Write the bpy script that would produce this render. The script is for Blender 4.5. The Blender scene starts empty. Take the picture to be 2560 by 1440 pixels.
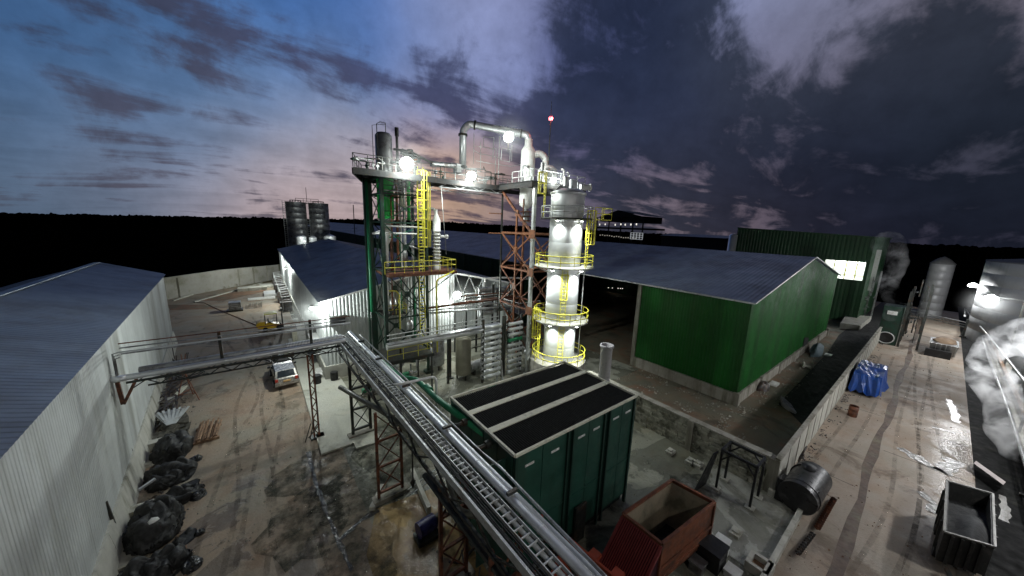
import bpy, math, random
from mathutils import Vector, Matrix
random.seed(7)
SC = bpy.context.scene
COL = SC.collection
# ---------------------------------------------------------------- camera
CW, CH = 2560.0, 1440.0
F = 828.54
PIT, ROL, YAW = math.radians(10.647), math.radians(1.9765), math.radians(37.805)
HC = 14.0
def ray(px, py):
    x, y = (px - 1280) / F, -(py - 720) / F
    x, y = x*math.cos(ROL) - y*math.sin(ROL), x*math.sin(ROL) + y*math.cos(ROL)
    X, Y, Z = x, math.cos(PIT) + y*math.sin(PIT), y*math.cos(PIT) - math.sin(PIT)
    return Vector((X*math.cos(YAW) + Y*math.sin(YAW), -X*math.sin(YAW) + Y*math.cos(YAW), Z))
def az(px, py, z=0.0):
    r = ray(px, py); t = (z-HC)/r.z; return Vector((r.x*t, r.y*t, z))
def ax(px, py, x):
    r = ray(px, py); t = x/r.x; return Vector((x, r.y*t, HC+r.z*t))
def ay(px, py, y):
    r = ray(px, py); t = y/r.y; return Vector((r.x*t, y, HC+r.z*t))
fwd = ray(1280, 720).normalized()
rgt = (ray(2280, 720) - ray(1280, 720)).normalized()
upv = rgt.cross(fwd)
cam = bpy.data.cameras.new("camera"); camo = bpy.data.objects.new("camera", cam); COL.objects.link(camo)
cam.sensor_width = 36; cam.lens = 36*F/2560; cam.clip_end = 5000; cam.clip_start = 0.1
camo.matrix_world = Matrix(((rgt.x, upv.x, -fwd.x, 0), (rgt.y, upv.y, -fwd.y, 0), (rgt.z, upv.z, -fwd.z, HC), (0, 0, 0, 1)))
SC.camera = camo
# ---------------------------------------------------------------- exposure
SC.view_settings.view_transform = 'Standard'; SC.view_settings.look = 'None'
SC.view_settings.exposure = 0.0; SC.view_settings.gamma = 1.0
SC.render.engine = 'CYCLES'
SC.cycles.use_denoising = True
SC.cycles.max_bounces = 5; SC.cycles.diffuse_bounces = 2; SC.cycles.glossy_bounces = 3
SC.cycles.sample_clamp_indirect = 3.0; SC.cycles.sample_clamp_direct = 30.0
SC.cycles.volume_bounces = 2; SC.cycles.volume_step_rate = 1.0; SC.cycles.transparent_max_bounces = 12
def lin(c):
    return tuple(((v/255)/12.92 if v/255 <= 0.04045 else ((v/255+0.055)/1.055)**2.4) for v in c)
# ---------------------------------------------------------------- dusk sky
W = bpy.data.worlds.new("World"); SC.world = W; W.use_nodes = True
nt = W.node_tree; N = nt.nodes; Lk = nt.links
for n in list(N): N.remove(n)
def nd(t, **k):
    n = N.new(t)
    for a, b in k.items(): setattr(n, a, b)
    return n
def vm(op, a, b=None, s=None):
    n = nd('ShaderNodeVectorMath', operation=op)
    for i, v in enumerate((a, b)):
        if v is None: continue
        if hasattr(v, 'is_output'): Lk.new(v, n.inputs[i])
        else: n.inputs[i].default_value = v
    if s is not None:
        if hasattr(s, 'is_output'): Lk.new(s, n.inputs['Scale'])
        else: n.inputs['Scale'].default_value = s
    return n.outputs['Value'] if op == 'DOT_PRODUCT' else n.outputs['Vector']
def mt(op, a, b=None, c=None, clamp=False):
    n = nd('ShaderNodeMath', operation=op, use_clamp=clamp)
    for i, v in enumerate((a, b, c)):
        if v is None: continue
        if hasattr(v, 'is_output'): Lk.new(v, n.inputs[i])
        else: n.inputs[i].default_value = v
    return n.outputs[0]
def wn(vec, scale, detail=6, rough=.55, w='FBM', dist=0.0):
    n = nd('ShaderNodeTexNoise'); n.inputs['Scale'].default_value = scale; n.inputs['Detail'].default_value = detail
    n.inputs['Roughness'].default_value = rough; n.inputs['Distortion'].default_value = dist
    Lk.new(vec, n.inputs['Vector']); return n
tc = nd('ShaderNodeTexCoord'); D0 = vm('NORMALIZE', tc.outputs['Generated'])
warp = wn(D0, 3.2, 3)
wv = vm('SCALE', vm('SUBTRACT', warp.outputs['Color'], (.5, .5, .5)), None, .16)
D = vm('NORMALIZE', vm('ADD', D0, wv))
SKY = [  # photo px, clear colour, cloud colour, cloud cover
 (60,60,(72,100,148),(55,63,92),.60),(350,40,(75,108,160),(60,68,95),.55),(620,60,(72,112,182),(72,84,120),.35),
 (900,60,(80,122,195),(84,98,145),.3),(1150,60,(150,160,195),(98,108,145),.42),(1250,40,(150,150,180),(90,98,132),.5),
 (1250,170,(140,150,190),(76,84,122),.48),
 (1450,60,(72,80,122),(50,58,86),.85),(1700,130,(70,78,112),(46,53,80),.92),(1560,190,(85,92,130),(56,64,94),.8),
 (1890,40,(160,165,195),(86,90,110),.38),(2060,60,(140,145,170),(84,86,102),.5),
 (2150,110,(112,106,112),(78,78,90),.7),(2450,70,(140,126,130),(76,74,84),.42),(2550,240,(105,100,115),(62,66,80),.7),
 (350,165,(75,100,145),(64,70,96),.82),(530,190,(85,115,165),(70,74,98),.7),(110,250,(68,108,158),(62,80,112),.2),(300,270,(75,115,168),(78,92,122),.12),
 (480,290,(98,140,188),(85,98,125),.06),(680,270,(125,160,208),(88,96,130),.15),(760,180,(95,125,180),(70,78,115),.68),
 (960,240,(120,130,172),(70,78,112),.66),(1100,230,(150,160,195),(76,82,120),.5),(1180,270,(120,126,165),(70,76,112),.62),
 (1450,290,(88,94,136),(62,68,98),.7),(1420,400,(95,92,122),(74,78,108),.7),(1560,330,(90,88,118),(66,72,102),.7),
 (60,400,(82,105,128),(72,84,104),.2),(60,500,(70,82,98),(66,74,88),.3),(250,400,(120,132,145),(92,96,112),.35),
 (280,350,(98,110,140),(72,74,108),.7),(500,340,(130,150,175),(90,95,120),.35),
 (600,410,(165,175,188),(120,122,138),.2),(800,350,(160,172,196),(104,108,130),.3),
 (250,490,(104,104,112),(92,88,96),.4),(480,440,(150,146,155),(118,112,122),.45),(520,505,(165,148,148),(118,106,112),.35),
 (660,500,(225,176,152),(140,120,122),.18),(640,530,(150,130,135),(110,104,112),.4),(800,470,(215,185,170),(95,88,102),.5),
 (860,420,(190,180,185),(92,88,110),.35),(880,500,(150,130,135),(92,88,104),.75),
 (1170,480,(255,205,150),(130,104,104),.0),(1060,475,(255,200,150),(125,102,106),.05),(740,450,(225,180,155),(120,104,110),.2),(1130,530,(125,108,116),(90,84,98),.85),(1230,530,(110,100,115),(88,82,98),.8),
 (1330,560,(110,100,115),(80,76,94),.7),
 (1700,390,(112,104,126),(58,62,88),.6),(1620,470,(120,104,108),(66,64,74),.75),(1520,420,(112,98,108),(70,68,84),.6),
 (1780,450,(128,110,108),(62,58,72),.7),
 (1650,560,(116,102,106),(76,68,80),.55),(1500,540,(104,94,96),(78,72,82),.6),
 (1890,230,(118,104,114),(74,74,90),.55),(2060,180,(116,104,114),(76,74,88),.6),
 (1900,330,(70,72,96),(42,50,76),.95),(2180,220,(60,66,88),(38,46,70),.95),(2020,400,(60,64,88),(34,42,64),.95),(2250,400,(48,56,74),(30,38,56),.95),
 (2000,500,(84,76,88),(50,48,62),.7),(2400,350,(60,68,76),(40,48,62),.85),(2400,520,(42,46,58),(28,32,46),.9),
 (1850,560,(128,108,110),(66,58,68),.5),(2120,560,(84,72,82),(44,38,54),.75),(2500,610,(42,34,54),(28,24,40),.8),(2540,450,(70,68,78),(46,50,60),.7),
]
for _e, _n_ in ((78, 1), (52, 6)):
    for _k in range(_n_):
        _a = YAW+math.radians(180+(_k-(_n_-1)/2)*42); SKY.append(((math.sin(_a)*math.cos(math.radians(_e)), math.cos(_a)*math.cos(math.radians(_e)), math.sin(math.radians(_e))), None, (30,36,56), (20,24,38), .8))
for _k in range(8):
    _a = YAW+math.radians(95+_k*24.3); SKY.append(((math.sin(_a)*.966, math.cos(_a)*.966, .26), None, (34,38,56), (22,25,38), .8))
def chain(vals, op='vec'):
    while len(vals) > 1:
        nx = []
        for i in range(0, len(vals)-1, 2):
            nx.append(vm('ADD', vals[i], vals[i+1]) if op == 'vec' else mt('ADD', vals[i], vals[i+1]))
        if len(vals) % 2: nx.append(vals[-1])
        vals = nx
    return vals[0]
accC = accD = accW = accV = None
KK = 90.0
for (px, py, cc, cd, cv) in SKY:
    d = ray(px, py).normalized() if py is not None else Vector(px)
    kd = .74 if (py is not None and px > 1350) else .84
    if py is not None and px > 1350: cv = min(.97, cv*1.0)
    if py is not None and px > 1350: cv *= .9; cd = (cd[0]*.92, cd[1]*1.0, cd[2]*1.04)
    kc = (.80, .90, .92) if (py is not None and px < 1050 and py < 420) else (.95, .98, 1.03)
    cd = tuple(v*kd for v in cd); cc = tuple(min(250, v*f) for v, f in zip(cc, kc))
    w = mt('EXPONENT', mt('MULTIPLY_ADD', vm('DOT_PRODUCT', D, tuple(d)), KK, -KK))
    a = vm('SCALE', lin(cc), None, w); b = vm('SCALE', lin(cd), None, w)
    if accC is None: accC, accD, accW, accV = a, b, w, mt('MULTIPLY', w, cv)
    else:
        accC = vm('ADD', accC, a); accD = vm('ADD', accD, b); accW = mt('ADD', accW, w); accV = mt('MULTIPLY_ADD', w, cv, accV)
EPS = 1e-6
accC = vm('ADD', accC, tuple(v*EPS for v in lin((70,75,100)))); accD = vm('ADD', accD, tuple(v*EPS for v in lin((45,50,68))))
accW = mt('ADD', accW, EPS); accV = mt('ADD', accV, EPS*.7)
inv = mt('DIVIDE', 1.0, accW)
Cc = vm('SCALE', accC, None, inv); Cd = vm('SCALE', accD, None, inv); Cv = mt('MULTIPLY', accV, inv)
sx = nd('ShaderNodeSeparateXYZ'); Lk.new(D0, sx.inputs[0])
den = mt('ADD', mt('MAXIMUM', sx.outputs['Z'], 0.0), .16)
cxy = nd('ShaderNodeCombineXYZ'); Lk.new(mt('DIVIDE', sx.outputs['X'], den), cxy.inputs[0]); Lk.new(mt('DIVIDE', sx.outputs['Y'], den), cxy.inputs[1])
mpn = nd('ShaderNodeMapping'); mpn.inputs['Rotation'].default_value = (0, 0, YAW+.25); mpn.inputs['Scale'].default_value = (.62, 1.35, 1); mpn.inputs['Location'].default_value = (3.1, 1.7, 0); Lk.new(cxy.outputs[0], mpn.inputs[0])
n1 = wn(mpn.outputs[0], 1.25, 10, .58, dist=.5); n2 = wn(D0, 8.0, 9, .62, dist=.4)
nv = mt('ADD', mt('MULTIPLY', n1.outputs[0], .68), mt('MULTIPLY', n2.outputs[0], .32))
thr = mt('MULTIPLY_ADD', Cv, -.42, .70)
mr = nd('ShaderNodeMapRange', interpolation_type='SMOOTHSTEP'); Lk.new(mt('SUBTRACT', nv, thr), mr.inputs['Value'])
mr.inputs['From Min'].default_value = -.045; mr.inputs['From Max'].default_value = .065
mixc = nd('ShaderNodeMix', data_type='VECTOR'); Lk.new(mr.outputs[0], mixc.inputs['Factor']); Lk.new(Cc, mixc.inputs[4]); Lk.new(Cd, mixc.inputs[5])
lum = wn(D0, 16.0, 8, .62); lumv = mt('MULTIPLY_ADD', lum.outputs[0], .7, .65)
lum2 = mt('MULTIPLY_ADD', n1.outputs[0], .9, .55)
fin = vm('SCALE', mixc.outputs[1], None, mt('MULTIPLY', lumv, lum2))
bg = nd('ShaderNodeBackground'); Lk.new(fin, bg.inputs['Color']); bg.inputs['Strength'].default_value = 1.0
wo = nd('ShaderNodeOutputWorld'); Lk.new(bg.outputs[0], wo.inputs['Surface'])

# ---------------------------------------------------------------- materials
MATS = {}
def M(name, col, rough=.6, metal=0.0, var=.18, vs=1.5, dirt=None, damt=.5, ds=.7, bump=.0, bs=20.0, streak=False, spec=.5, rvar=.15, panel=None):
    if name in MATS: return MATS[name]
    m = bpy.data.materials.new(name); m.use_nodes = True; t = m.node_tree; n = t.nodes; l = t.links
    p = n['Principled BSDF']; p.inputs['Metallic'].default_value = metal; p.inputs['Specular IOR Level'].default_value = spec
    g = n.new('ShaderNodeNewGeometry')
    def noise(s, det=6, vec=None, ro=.6):
        k = n.new('ShaderNodeTexNoise'); k.inputs['Scale'].default_value = s; k.inputs['Detail'].default_value = det; k.inputs['Roughness'].default_value = ro
        l.new(vec or g.outputs['Position'], k.inputs['Vector']); return k.outputs[0]
    def rng(v, a, b, c, d):
        k = n.new('ShaderNodeMapRange'); l.new(v, k.inputs[0])
        for i, q in enumerate((a, b, c, d)): k.inputs[i+1].default_value = q
        return k.outputs[0]
    def mix(f, a, b, mode='MIX'):
        k = n.new('ShaderNodeMix'); k.data_type = 'RGBA'; k.blend_type = mode
        for i, v in ((0, f), (6, a), (7, b)):
            if hasattr(v, 'is_output'): l.new(v, k.inputs[i])
            elif i == 0: k.inputs[0].default_value = v
            else: k.inputs[i].default_value = tuple(v)+(1,)
        return k.outputs[2]
    nv = noise(vs)
    c = mix(rng(nv, .3, .7, 0, 1), tuple(v*(1-var) for v in col), tuple(min(1, v*(1+var)) for v in col))
    dm = None
    if dirt:
        vec = None
        if streak:
            mp = n.new('ShaderNodeMapping'); mp.inputs['Scale'].default_value = (1, 1, .12); l.new(g.outputs['Position'], mp.inputs[0]); vec = mp.outputs[0]
        dm = rng(noise(ds, 9, vec, .65), .62-.35*damt, .78-.3*damt, 0, 1)
        c = mix(dm, c, dirt)
    if panel:
        dt = n.new('ShaderNodeVectorMath'); dt.operation = 'DOT_PRODUCT'; dt.inputs[1].default_value = panel[0]; l.new(g.outputs['Position'], dt.inputs[0])
        fl = n.new('ShaderNodeMath'); fl.operation = 'FLOOR'; l.new(dt.outputs['Value'], fl.inputs[0]); w = n.new('ShaderNodeTexWhiteNoise'); w.noise_dimensions = '1D'; l.new(fl.outputs[0], w.inputs['W'])
        fr = n.new('ShaderNodeMath'); fr.operation = 'FRACT'; l.new(dt.outputs['Value'], fr.inputs[0])
        a = panel[1]; c = mix(1.0, c, (1, 1, 1), 'MULTIPLY'); hv = n.new('ShaderNodeHueSaturation'); l.new(c, hv.inputs['Color']); l.new(rng(w.outputs['Value'], 0, 1, 1-a, 1+a), hv.inputs['Value']); c = hv.outputs[0]
        c = mix(rng(fr.outputs[0], .0, .035, .3, 0), c, tuple(v*.35 for v in col))
    l.new(c, p.inputs['Base Color'])
    r = rng(noise(vs*2.3, 4), .3, .7, max(.04, rough-rvar), min(1, rough+rvar)); l.new(r, p.inputs['Roughness'])
    if bump:
        b = n.new('ShaderNodeBump'); b.inputs['Strength'].default_value = bump; b.inputs['Distance'].default_value = .03
        l.new(noise(bs, 5), b.inputs['Height']); l.new(b.outputs[0], p.inputs['Normal'])
    MATS[name] = m; return m
def EM(name, col, s):
    if name in MATS: return MATS[name]
    m = bpy.data.materials.new(name); m.use_nodes = True; n = m.node_tree.nodes; p = n['Principled BSDF']
    p.inputs['Base Color'].default_value = (.8, .8, .8, 1); p.inputs['Emission Color'].default_value = tuple(col)+(1,); p.inputs['Emission Strength'].default_value = s
    m.cycles.emission_sampling = 'NONE'; MATS[name] = m; return m
GALV = M('galvanised_sheet', (.60, .63, .62), .55, .15, .08, 1.0, (.38, .39, .36), .35, .5, streak=True, panel=((.95, .95, 0), .09))
GALVR = M('roof_sheet', (.27, .32, .40), .45, .2, .12, .4, (.19, .21, .24), .45, .25, panel=((0, .9, 0), .06))
GREENS = M('green_sheet', (.013, .108, .018), .5, 0, .16, .6, (.02, .07, .02), .42, .4, streak=True, spec=.25, panel=((.93, .93, 0), .13))
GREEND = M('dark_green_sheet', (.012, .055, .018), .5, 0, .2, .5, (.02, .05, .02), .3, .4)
CONC = M('concrete', (.36, .34, .29), .85, 0, .15, 2.0, (.16, .15, .11), .45, 1.2, .3, 15, streak=True)
CONCP = M('pale_concrete', (.50, .49, .43), .85, 0, .12, 2.0, (.25, .24, .18), .35, 1.2, .3, 15, streak=True)
STONE = M('stained_block', (.38, .37, .30), .9, 0, .25, 3.0, (.10, .10, .07), .45, 1.4, .4, 12)
DSTEEL = M('dark_steel', (.045, .05, .045), .5, .5, .3, 3, (.09, .05, .03), .3, 2)
GSTEEL = M('green_steel', (.012, .042, .027), .45, .1, .25, 3, (.03, .03, .02), .35, 2)
RSTEEL = M('rusty_steel', (.22, .085, .045), .7, .2, .3, 4, (.07, .04, .03), .5, 3)
RUSTL = M('primer_orange', (.27, .105, .045), .65, 0, .25, 4, (.12, .06, .04), .4, 3)
WSTEEL = M('white_steel', (.55, .57, .56), .45, .2, .12, 3, (.25, .22, .18), .3, 2)
SILV = M('aluminium_cladding', (.74, .76, .77), .42, .55, .05, 1.2, (.45, .45, .43), .2, .6, rvar=.04)
SILVD = M('dull_cladding', (.42, .43, .43), .42, .7, .15, 2, (.16, .15, .14), .45, 1.5)
YEL = M('yellow_paint', (.78, .72, .07), .45, 0, .08, 3, (.40, .33, .05), .25, 3)
GRN = M('bright_green_paint', (.02, .56, .09), .4, 0, .12, 2)
GPIPE = M('pipe_green', (.02, .20, .09), .4, 0, .15, 2)
BLACK = M('black_paint', (.012, .012, .013), .55, 0, .3, 2, (.03, .03, .03), .3, 2)
BLKPL = M('black_plastic', (.012, .012, .012), .62, 0, .35, 3, (.035, .035, .033), .35, 3, 1.0, 7)
MESHB = M('black_grating', (.005, .0055, .005), .9, 0, .3, 3)
CTG = M('tower_green_panel', (.017, .076, .053), .45, 0, .2, 1, (.02, .045, .03), .4, .6, streak=True)
CTGD = M('tower_green_dark', (.012, .045, .032), .5, 0, .2, 1)
CREAM = M('cream_beam', (.74, .72, .58), .6, 0, .1, 2, (.38, .37, .30), .3, 2)
REDB = M('red_oxide', (.24, .078, .034), .65, 0, .25, 2, (.11, .05, .03), .55, 1.5, .2, 15)
ORNG = M('orange_red', (.42, .07, .03), .5, 0, .2, 2, (.20, .06, .04), .3, 2)
BININ = M('bin_lining', (.30, .25, .17), .8, 0, .2, 2, (.12, .11, .07), .5, 1)
BLUE = M('blue_tarp', (.010, .06, .28), .4, 0, .2, 3, (.02, .06, .2), .3, 2, .6, 5)
WHITE = M('white_paint', (.75, .75, .72), .5, 0, .08, 2, (.5, .48, .42), .25, 2)
CARP = M('car_paint', (.40, .385, .35), .25, .5, .05, 2, (.36, .31, .27), .25, 1.0)
GLASS = M('dark_glass', (.02, .025, .03), .1, 0, .1, 2)
RUBB = M('rubber', (.015, .015, .015), .8, 0, .2, 3)
WOOD = M('weathered_timber', (.28, .17, .10), .8, 0, .3, 5, (.12, .08, .05), .4, 4)
COAL = M('coal_ash', (.011, .011, .011), .9, 0, .4, 2, None, .5, 1, 1.0, 6)
ASH = M('grey_ash', (.045, .046, .046), .95, 0, .35, 2, (.02, .02, .02), .4, 1.5, 1.0, 8)
DIRT = M('red_soil', (.22, .12, .07), .95, 0, .25, .8, (.14, .12, .08), .45, .5, .6, 6)
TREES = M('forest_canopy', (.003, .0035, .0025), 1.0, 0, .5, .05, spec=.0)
RUBBLE = M('scrap_metal', (.09, .09, .09), .5, .5, .5, 5, (.10, .06, .04), .5, 4)
TAIL = M('tail_red', (.45, .05, .03), .3, 0, .1, 2)
LIT = EM('lit_lens', (.95, 1.0, .97), 24.0)
LITS = EM('lit_strip', (.9, 1.0, .98), 5.0)
REDL = EM('red_beacon_glow', (1.0, .03, .05), 4.0)
FARL = EM('far_light', (1.0, .95, .82), 1.2)

# ---------------------------------------------------------------- mesh builder
XF = [1.0]
XY = [1.0]
def xf(p):
    # some structures are laid out at a reference distance and then moved to their true distance and size
    s = XF[0]; p = Vector(p)
    if XY[0] != 1.0: return Vector((p.x*XY[0], p.y*XY[0], p.z))
    if s == 1.0: return p
    return Vector((p.x*s, p.y*s, p.z if p.z <= .3 else HC+(p.z-HC)*s))
class MB:
    def __init__(s): s.v = []; s.f = []; s.sm = []
    def face(s, pts, sm=False):
        i = len(s.v); s.v += [tuple(p) for p in pts]; s.f.append(tuple(range(i, i+len(pts)))); s.sm.append(sm)
    def hexa(s, p):
        i = len(s.v); s.v += [tuple(q) for q in p]
        for f in ((0,3,2,1),(4,5,6,7),(0,1,5,4),(1,2,6,5),(2,3,7,6),(3,0,4,7)): s.f.append(tuple(i+k for k in f)); s.sm.append(False)
        return s
    def bx(s, x0, x1, y0, y1, z0, z1):
        return s.hexa([(x0,y0,z0),(x1,y0,z0),(x1,y1,z0),(x0,y1,z0),(x0,y0,z1),(x1,y0,z1),(x1,y1,z1),(x0,y1,z1)])
    def beam(s, p, q, w=.1, h=None, up=(0,0,1)):
        p, q = Vector(p), Vector(q); h = h or w; d = (q-p).normalized(); u = Vector(up)
        if abs(d.dot(u)) > .95: u = Vector((0, 1, 0)) if abs(d.y) < .9 else Vector((1, 0, 0))
        a = d.cross(u).normalized()*w/2; b = a.cross(d).normalized()*h/2
        return s.hexa([p-a-b, p+a-b, q+a-b, q-a-b, p-a+b, p+a+b, q+a+b, q-a+b])
    def ring(s, c, d, r, n):
        d = Vector(d).normalized(); u = Vector((0,0,1)) if abs(d.z) < .9 else Vector((1,0,0))
        a = d.cross(u).normalized(); b = a.cross(d)
        i = len(s.v)
        for k in range(n):
            t = 2*math.pi*k/n; s.v.append(tuple(Vector(c)+a*r*math.cos(t)+b*r*math.sin(t)))
        return i
    def tube(s, p, q, r, n=8, r2=None, caps=True):
        p, q = Vector(p), Vector(q); d = q-p
        i = s.ring(p, d, r, n); j = s.ring(q, d, r if r2 is None else r2, n)
        for k in range(n):
            s.f.append((i+k, j+k, j+(k+1)%n, i+(k+1)%n)); s.sm.append(n > 4)
        if caps:
            i2 = s.ring(p, d, r, n); j2 = s.ring(q, d, r if r2 is None else r2, n)
            s.f.append(tuple(i2+k for k in range(n))); s.sm.append(False)
            s.f.append(tuple(j2+n-1-k for k in range(n))); s.sm.append(False)
        return s
    def path(s, pts, r, n=8, bend=0.0):
        pts = [Vector(p) for p in pts]
        if bend:
            o = [pts[0]]
            for a, b, c in zip(pts, pts[1:], pts[2:]):
                e = min(bend, (a-b).length*.45, (c-b).length*.45)
                p0 = b+(a-b).normalized()*e; p1 = b+(c-b).normalized()*e
                for k in range(6):
                    t = k/5; o.append(p0*(1-t)**2+b*2*t*(1-t)+p1*t*t)
            pts = o+[pts[-1]]
        nrm = None; prev = None
        for k, p in enumerate(pts):
            d = (pts[min(k+1, len(pts)-1)]-pts[max(k-1, 0)]).normalized()
            if nrm is None: nrm = d.orthogonal().normalized()
            nrm = (nrm-d*nrm.dot(d)).normalized(); b = d.cross(nrm)
            i = len(s.v)
            for m in range(n):
                t = 2*math.pi*m/n; s.v.append(tuple(p+nrm*r*math.cos(t)+b*r*math.sin(t)))
            if prev is not None:
                for m in range(n): s.f.append((prev+m, prev+(m+1)%n, i+(m+1)%n, i+m)); s.sm.append(True)
            else: s.f.append(tuple(i+n-1-m for m in range(n))); s.sm.append(False)
            prev = i
        s.f.append(tuple(prev+m for m in range(n))); s.sm.append(False)
        return s
    def lathe(s, c, prof, n=24, cap=True):
        c = Vector(c); rows = []
        for (r, z) in prof:
            i = len(s.v); rows.append(i)
            for k in range(n):
                t = 2*math.pi*k/n; s.v.append((c.x+r*math.cos(t), c.y+r*math.sin(t), c.z+z))
        for a, b in zip(rows, rows[1:]):
            for k in range(n): s.f.append((a+k, a+(k+1)%n, b+(k+1)%n, b+k)); s.sm.append(True)
        if cap:
            for (r, z), fl in ((prof[0], 1), (prof[-1], 0)):
                if r < .01: continue
                i = len(s.v)
                for k in range(n):
                    t = 2*math.pi*k/n; s.v.append((c.x+r*math.cos(t), c.y+r*math.sin(t), c.z+z))
                s.f.append(tuple(i+(n-1-k if fl else k) for k in range(n))); s.sm.append(False)
        return s
    def hoop(s, c, R, r=.03, a0=0, a1=360, n=32, m=6):
        c = Vector(c); full = abs(a1-a0) >= 360; k2 = n if full else n+1
        pts = [c+Vector((math.cos(math.radians(a0+(a1-a0)*k/n))*R, math.sin(math.radians(a0+(a1-a0)*k/n))*R, 0)) for k in range(n+1)]
        return s.path(pts, r, m)
    def sheet(s, a, b, c, d, pitch=.25, dep=.04, both=False):
        # corrugated sheet: a->b bottom edge, d->c top edge
        a, b, c, d = map(Vector, (a, b, c, d)); L = max((b-a).length, (c-d).length); n = max(2, int(L/pitch))
        nr = (b-a).cross(d-a).normalized()
        i = len(s.v); m = 0
        for k in range(n):
            for (t, o) in ((0, 0), (.28, 0), (.42, 1), (.72, 1), (.86, 0)):
                u = min(1, (k+t)/n); s.v.append(tuple(a.lerp(b, u)+nr*dep*o)); s.v.append(tuple(d.lerp(c, u)+nr*dep*o)); m += 1
        s.v.append(tuple(b)); s.v.append(tuple(c)); m += 1
        for k in range(m-1): s.f.append((i+2*k, i+2*k+2, i+2*k+3, i+2*k+1)); s.sm.append(False)
        return s
    def rail(s, pts, h=1.05, r=.028, sp=1.3, mids=(.55,), closed=False, n=5, toe=0):
        pts = [Vector(p) for p in pts]
        if closed: pts = pts+[pts[0]]
        Z = Vector((0, 0, 1))
        for a, b in zip(pts, pts[1:]):
            k = max(1, round((b-a).length/sp))
            for j in range(k+1):
                p = a.lerp(b, j/k); s.tube(p, p+Z*h, r, n, caps=False)
            for q in (h,)+tuple(mids): s.tube(a+Z*q, b+Z*q, r, n, caps=False)
            if toe: s.beam(a+Z*toe/2, b+Z*toe/2, .015, toe)
        return s
    def ladder(s, p, q, w=.5, r=.025, step=.3, side=(1, 0, 0)):
        p, q = Vector(p), Vector(q); sd = Vector(side).normalized()*w/2
        s.tube(p-sd, q-sd, r, 5); s.tube(p+sd, q+sd, r, 5)
        k = int((q-p).length/step)
        for j in range(1, k): c = p.lerp(q, j/k); s.tube(c-sd, c+sd, r*.8, 4, caps=False)
        return s
    def cage(s, p, q, w=.75, d=.7, face=(0, -1, 0), r=.022, step=.85, nst=5):
        p, q = Vector(p), Vector(q); f = Vector(face).normalized(); sd = Vector((0, 0, 1)).cross(f).normalized()
        def arc(c): return [c+sd*math.cos(math.pi*k/8)*w/2+f*math.sin(math.pi*k/8)*d for k in range(9)]
        n = max(1, int((q-p).length/step))
        for j in range(n+1): s.path(arc(p.lerp(q, j/n)), r, 5)
        A, B = arc(p), arc(q)
        for k in range(nst): i = round(k*8/(nst-1)); s.tube(A[i], B[i], r, 5, caps=False)
        return s
    def xbr(s, p0, p1, q0, q1, w=.09):  # panel corners: p0->p1 bottom, q0->q1 top
        return s.beam(p0, q1, w).beam(p1, q0, w)
    def blob(s, c, sx, sy, sz, seed=0, rg=.25, n=18, m=10):
        rd = random.Random(seed); c = Vector(c); ph = [(rd.uniform(1, 5), rd.uniform(0, 6), rd.uniform(1, 4), rd.uniform(0, 6)) for _ in range(6)]
        rows = []
        for j in range(m+1):
            phi = math.pi/2*j/m; i = len(s.v); rows.append(i)
            for k in range(n):
                t = 2*math.pi*k/n; w = 1+rg*sum(math.sin(a*t*1.0*round(1)+b+cc*phi*2+dd)*.35 if False else math.sin(round(a)*t+b)*math.cos(round(cc)*phi+dd)*.4 for a, b, cc, dd in ph)/1.6+rd.uniform(-.05, .05)
                r = math.cos(phi)**.65*w; z = math.sin(phi)*(1+.3*rg*math.sin(3*t+ph[0][1]))
                s.v.append((c.x+sx*r*math.cos(t), c.y+sy*r*math.sin(t), c.z+sz*z))
        for a, b in zip(rows, rows[1:]):
            for k in range(n): s.f.append((a+k, a+(k+1)%n, b+(k+1)%n, b+k)); s.sm.append(True)
        return s
    def crumple(s, i0, amp, sc, fold=0.0, zmin=.02):
        from mathutils import noise as nz
        for i in range(i0, len(s.v)):
            p = Vector(s.v[i]); n = nz.noise_vector(p*sc)*amp+nz.noise_vector(p*sc*2.7)*amp*.5+nz.noise_vector(p*sc*6)*amp*.2
            r = (1-abs(nz.noise(p*sc*1.4+Vector((7, 3, 1)))))**3*fold
            q = p+n+Vector((0, 0, -r)); q.z = max(zmin*.5, q.z); s.v[i] = tuple(q)
        return s
    def build(s, name, mat, parent=None):
        me = bpy.data.meshes.new(name); off = Vector((0, 0, 0))
        if XF[0] != 1.0 or XY[0] != 1.0: s.v = [tuple(xf(v)) for v in s.v]
        if parent is not None:
            q = parent
            while q is not None: off = off+q.location; q = q.parent
            loc = Vector((0, 0, 0))
            vs = [(x-off.x, y-off.y, z-off.z) for x, y, z in s.v]
        else:
            xs = [v[0] for v in s.v]; ys = [v[1] for v in s.v]; zs = [v[2] for v in s.v]
            loc = Vector(((min(xs)+max(xs))/2, (min(ys)+max(ys))/2, min(zs))); vs = [(x-loc.x, y-loc.y, z-loc.z) for x, y, z in s.v]
        me.from_pydata(vs, [], s.f); me.polygons.foreach_set('use_smooth', s.sm); me.materials.append(mat); me.update()
        o = bpy.data.objects.new(name, me); o.location = loc; COL.objects.link(o)
        if parent is not None: o.parent = parent
        return o
def tag(o, label, cat, group=None, kind=None):
    o['label'] = label; o['category'] = cat
    if group: o['group'] = group
    if kind: o['kind'] = kind
    return o
def T(name, label, cat, loc, group=None):
    o = bpy.data.objects.new(name, None); o.location = xf(loc); o.empty_display_size = .3; COL.objects.link(o)
    return tag(o, label, cat, group)
def struct(name, mb, mat):
    o = mb.build(name, mat); o['kind'] = 'structure'; return o
def copy_tree(o, parent=None):
    c = o.copy(); COL.objects.link(c); c.parent = parent
    for ch in [x for x in bpy.data.objects if x.parent == o]: copy_tree(ch, c)
    return c
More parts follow.
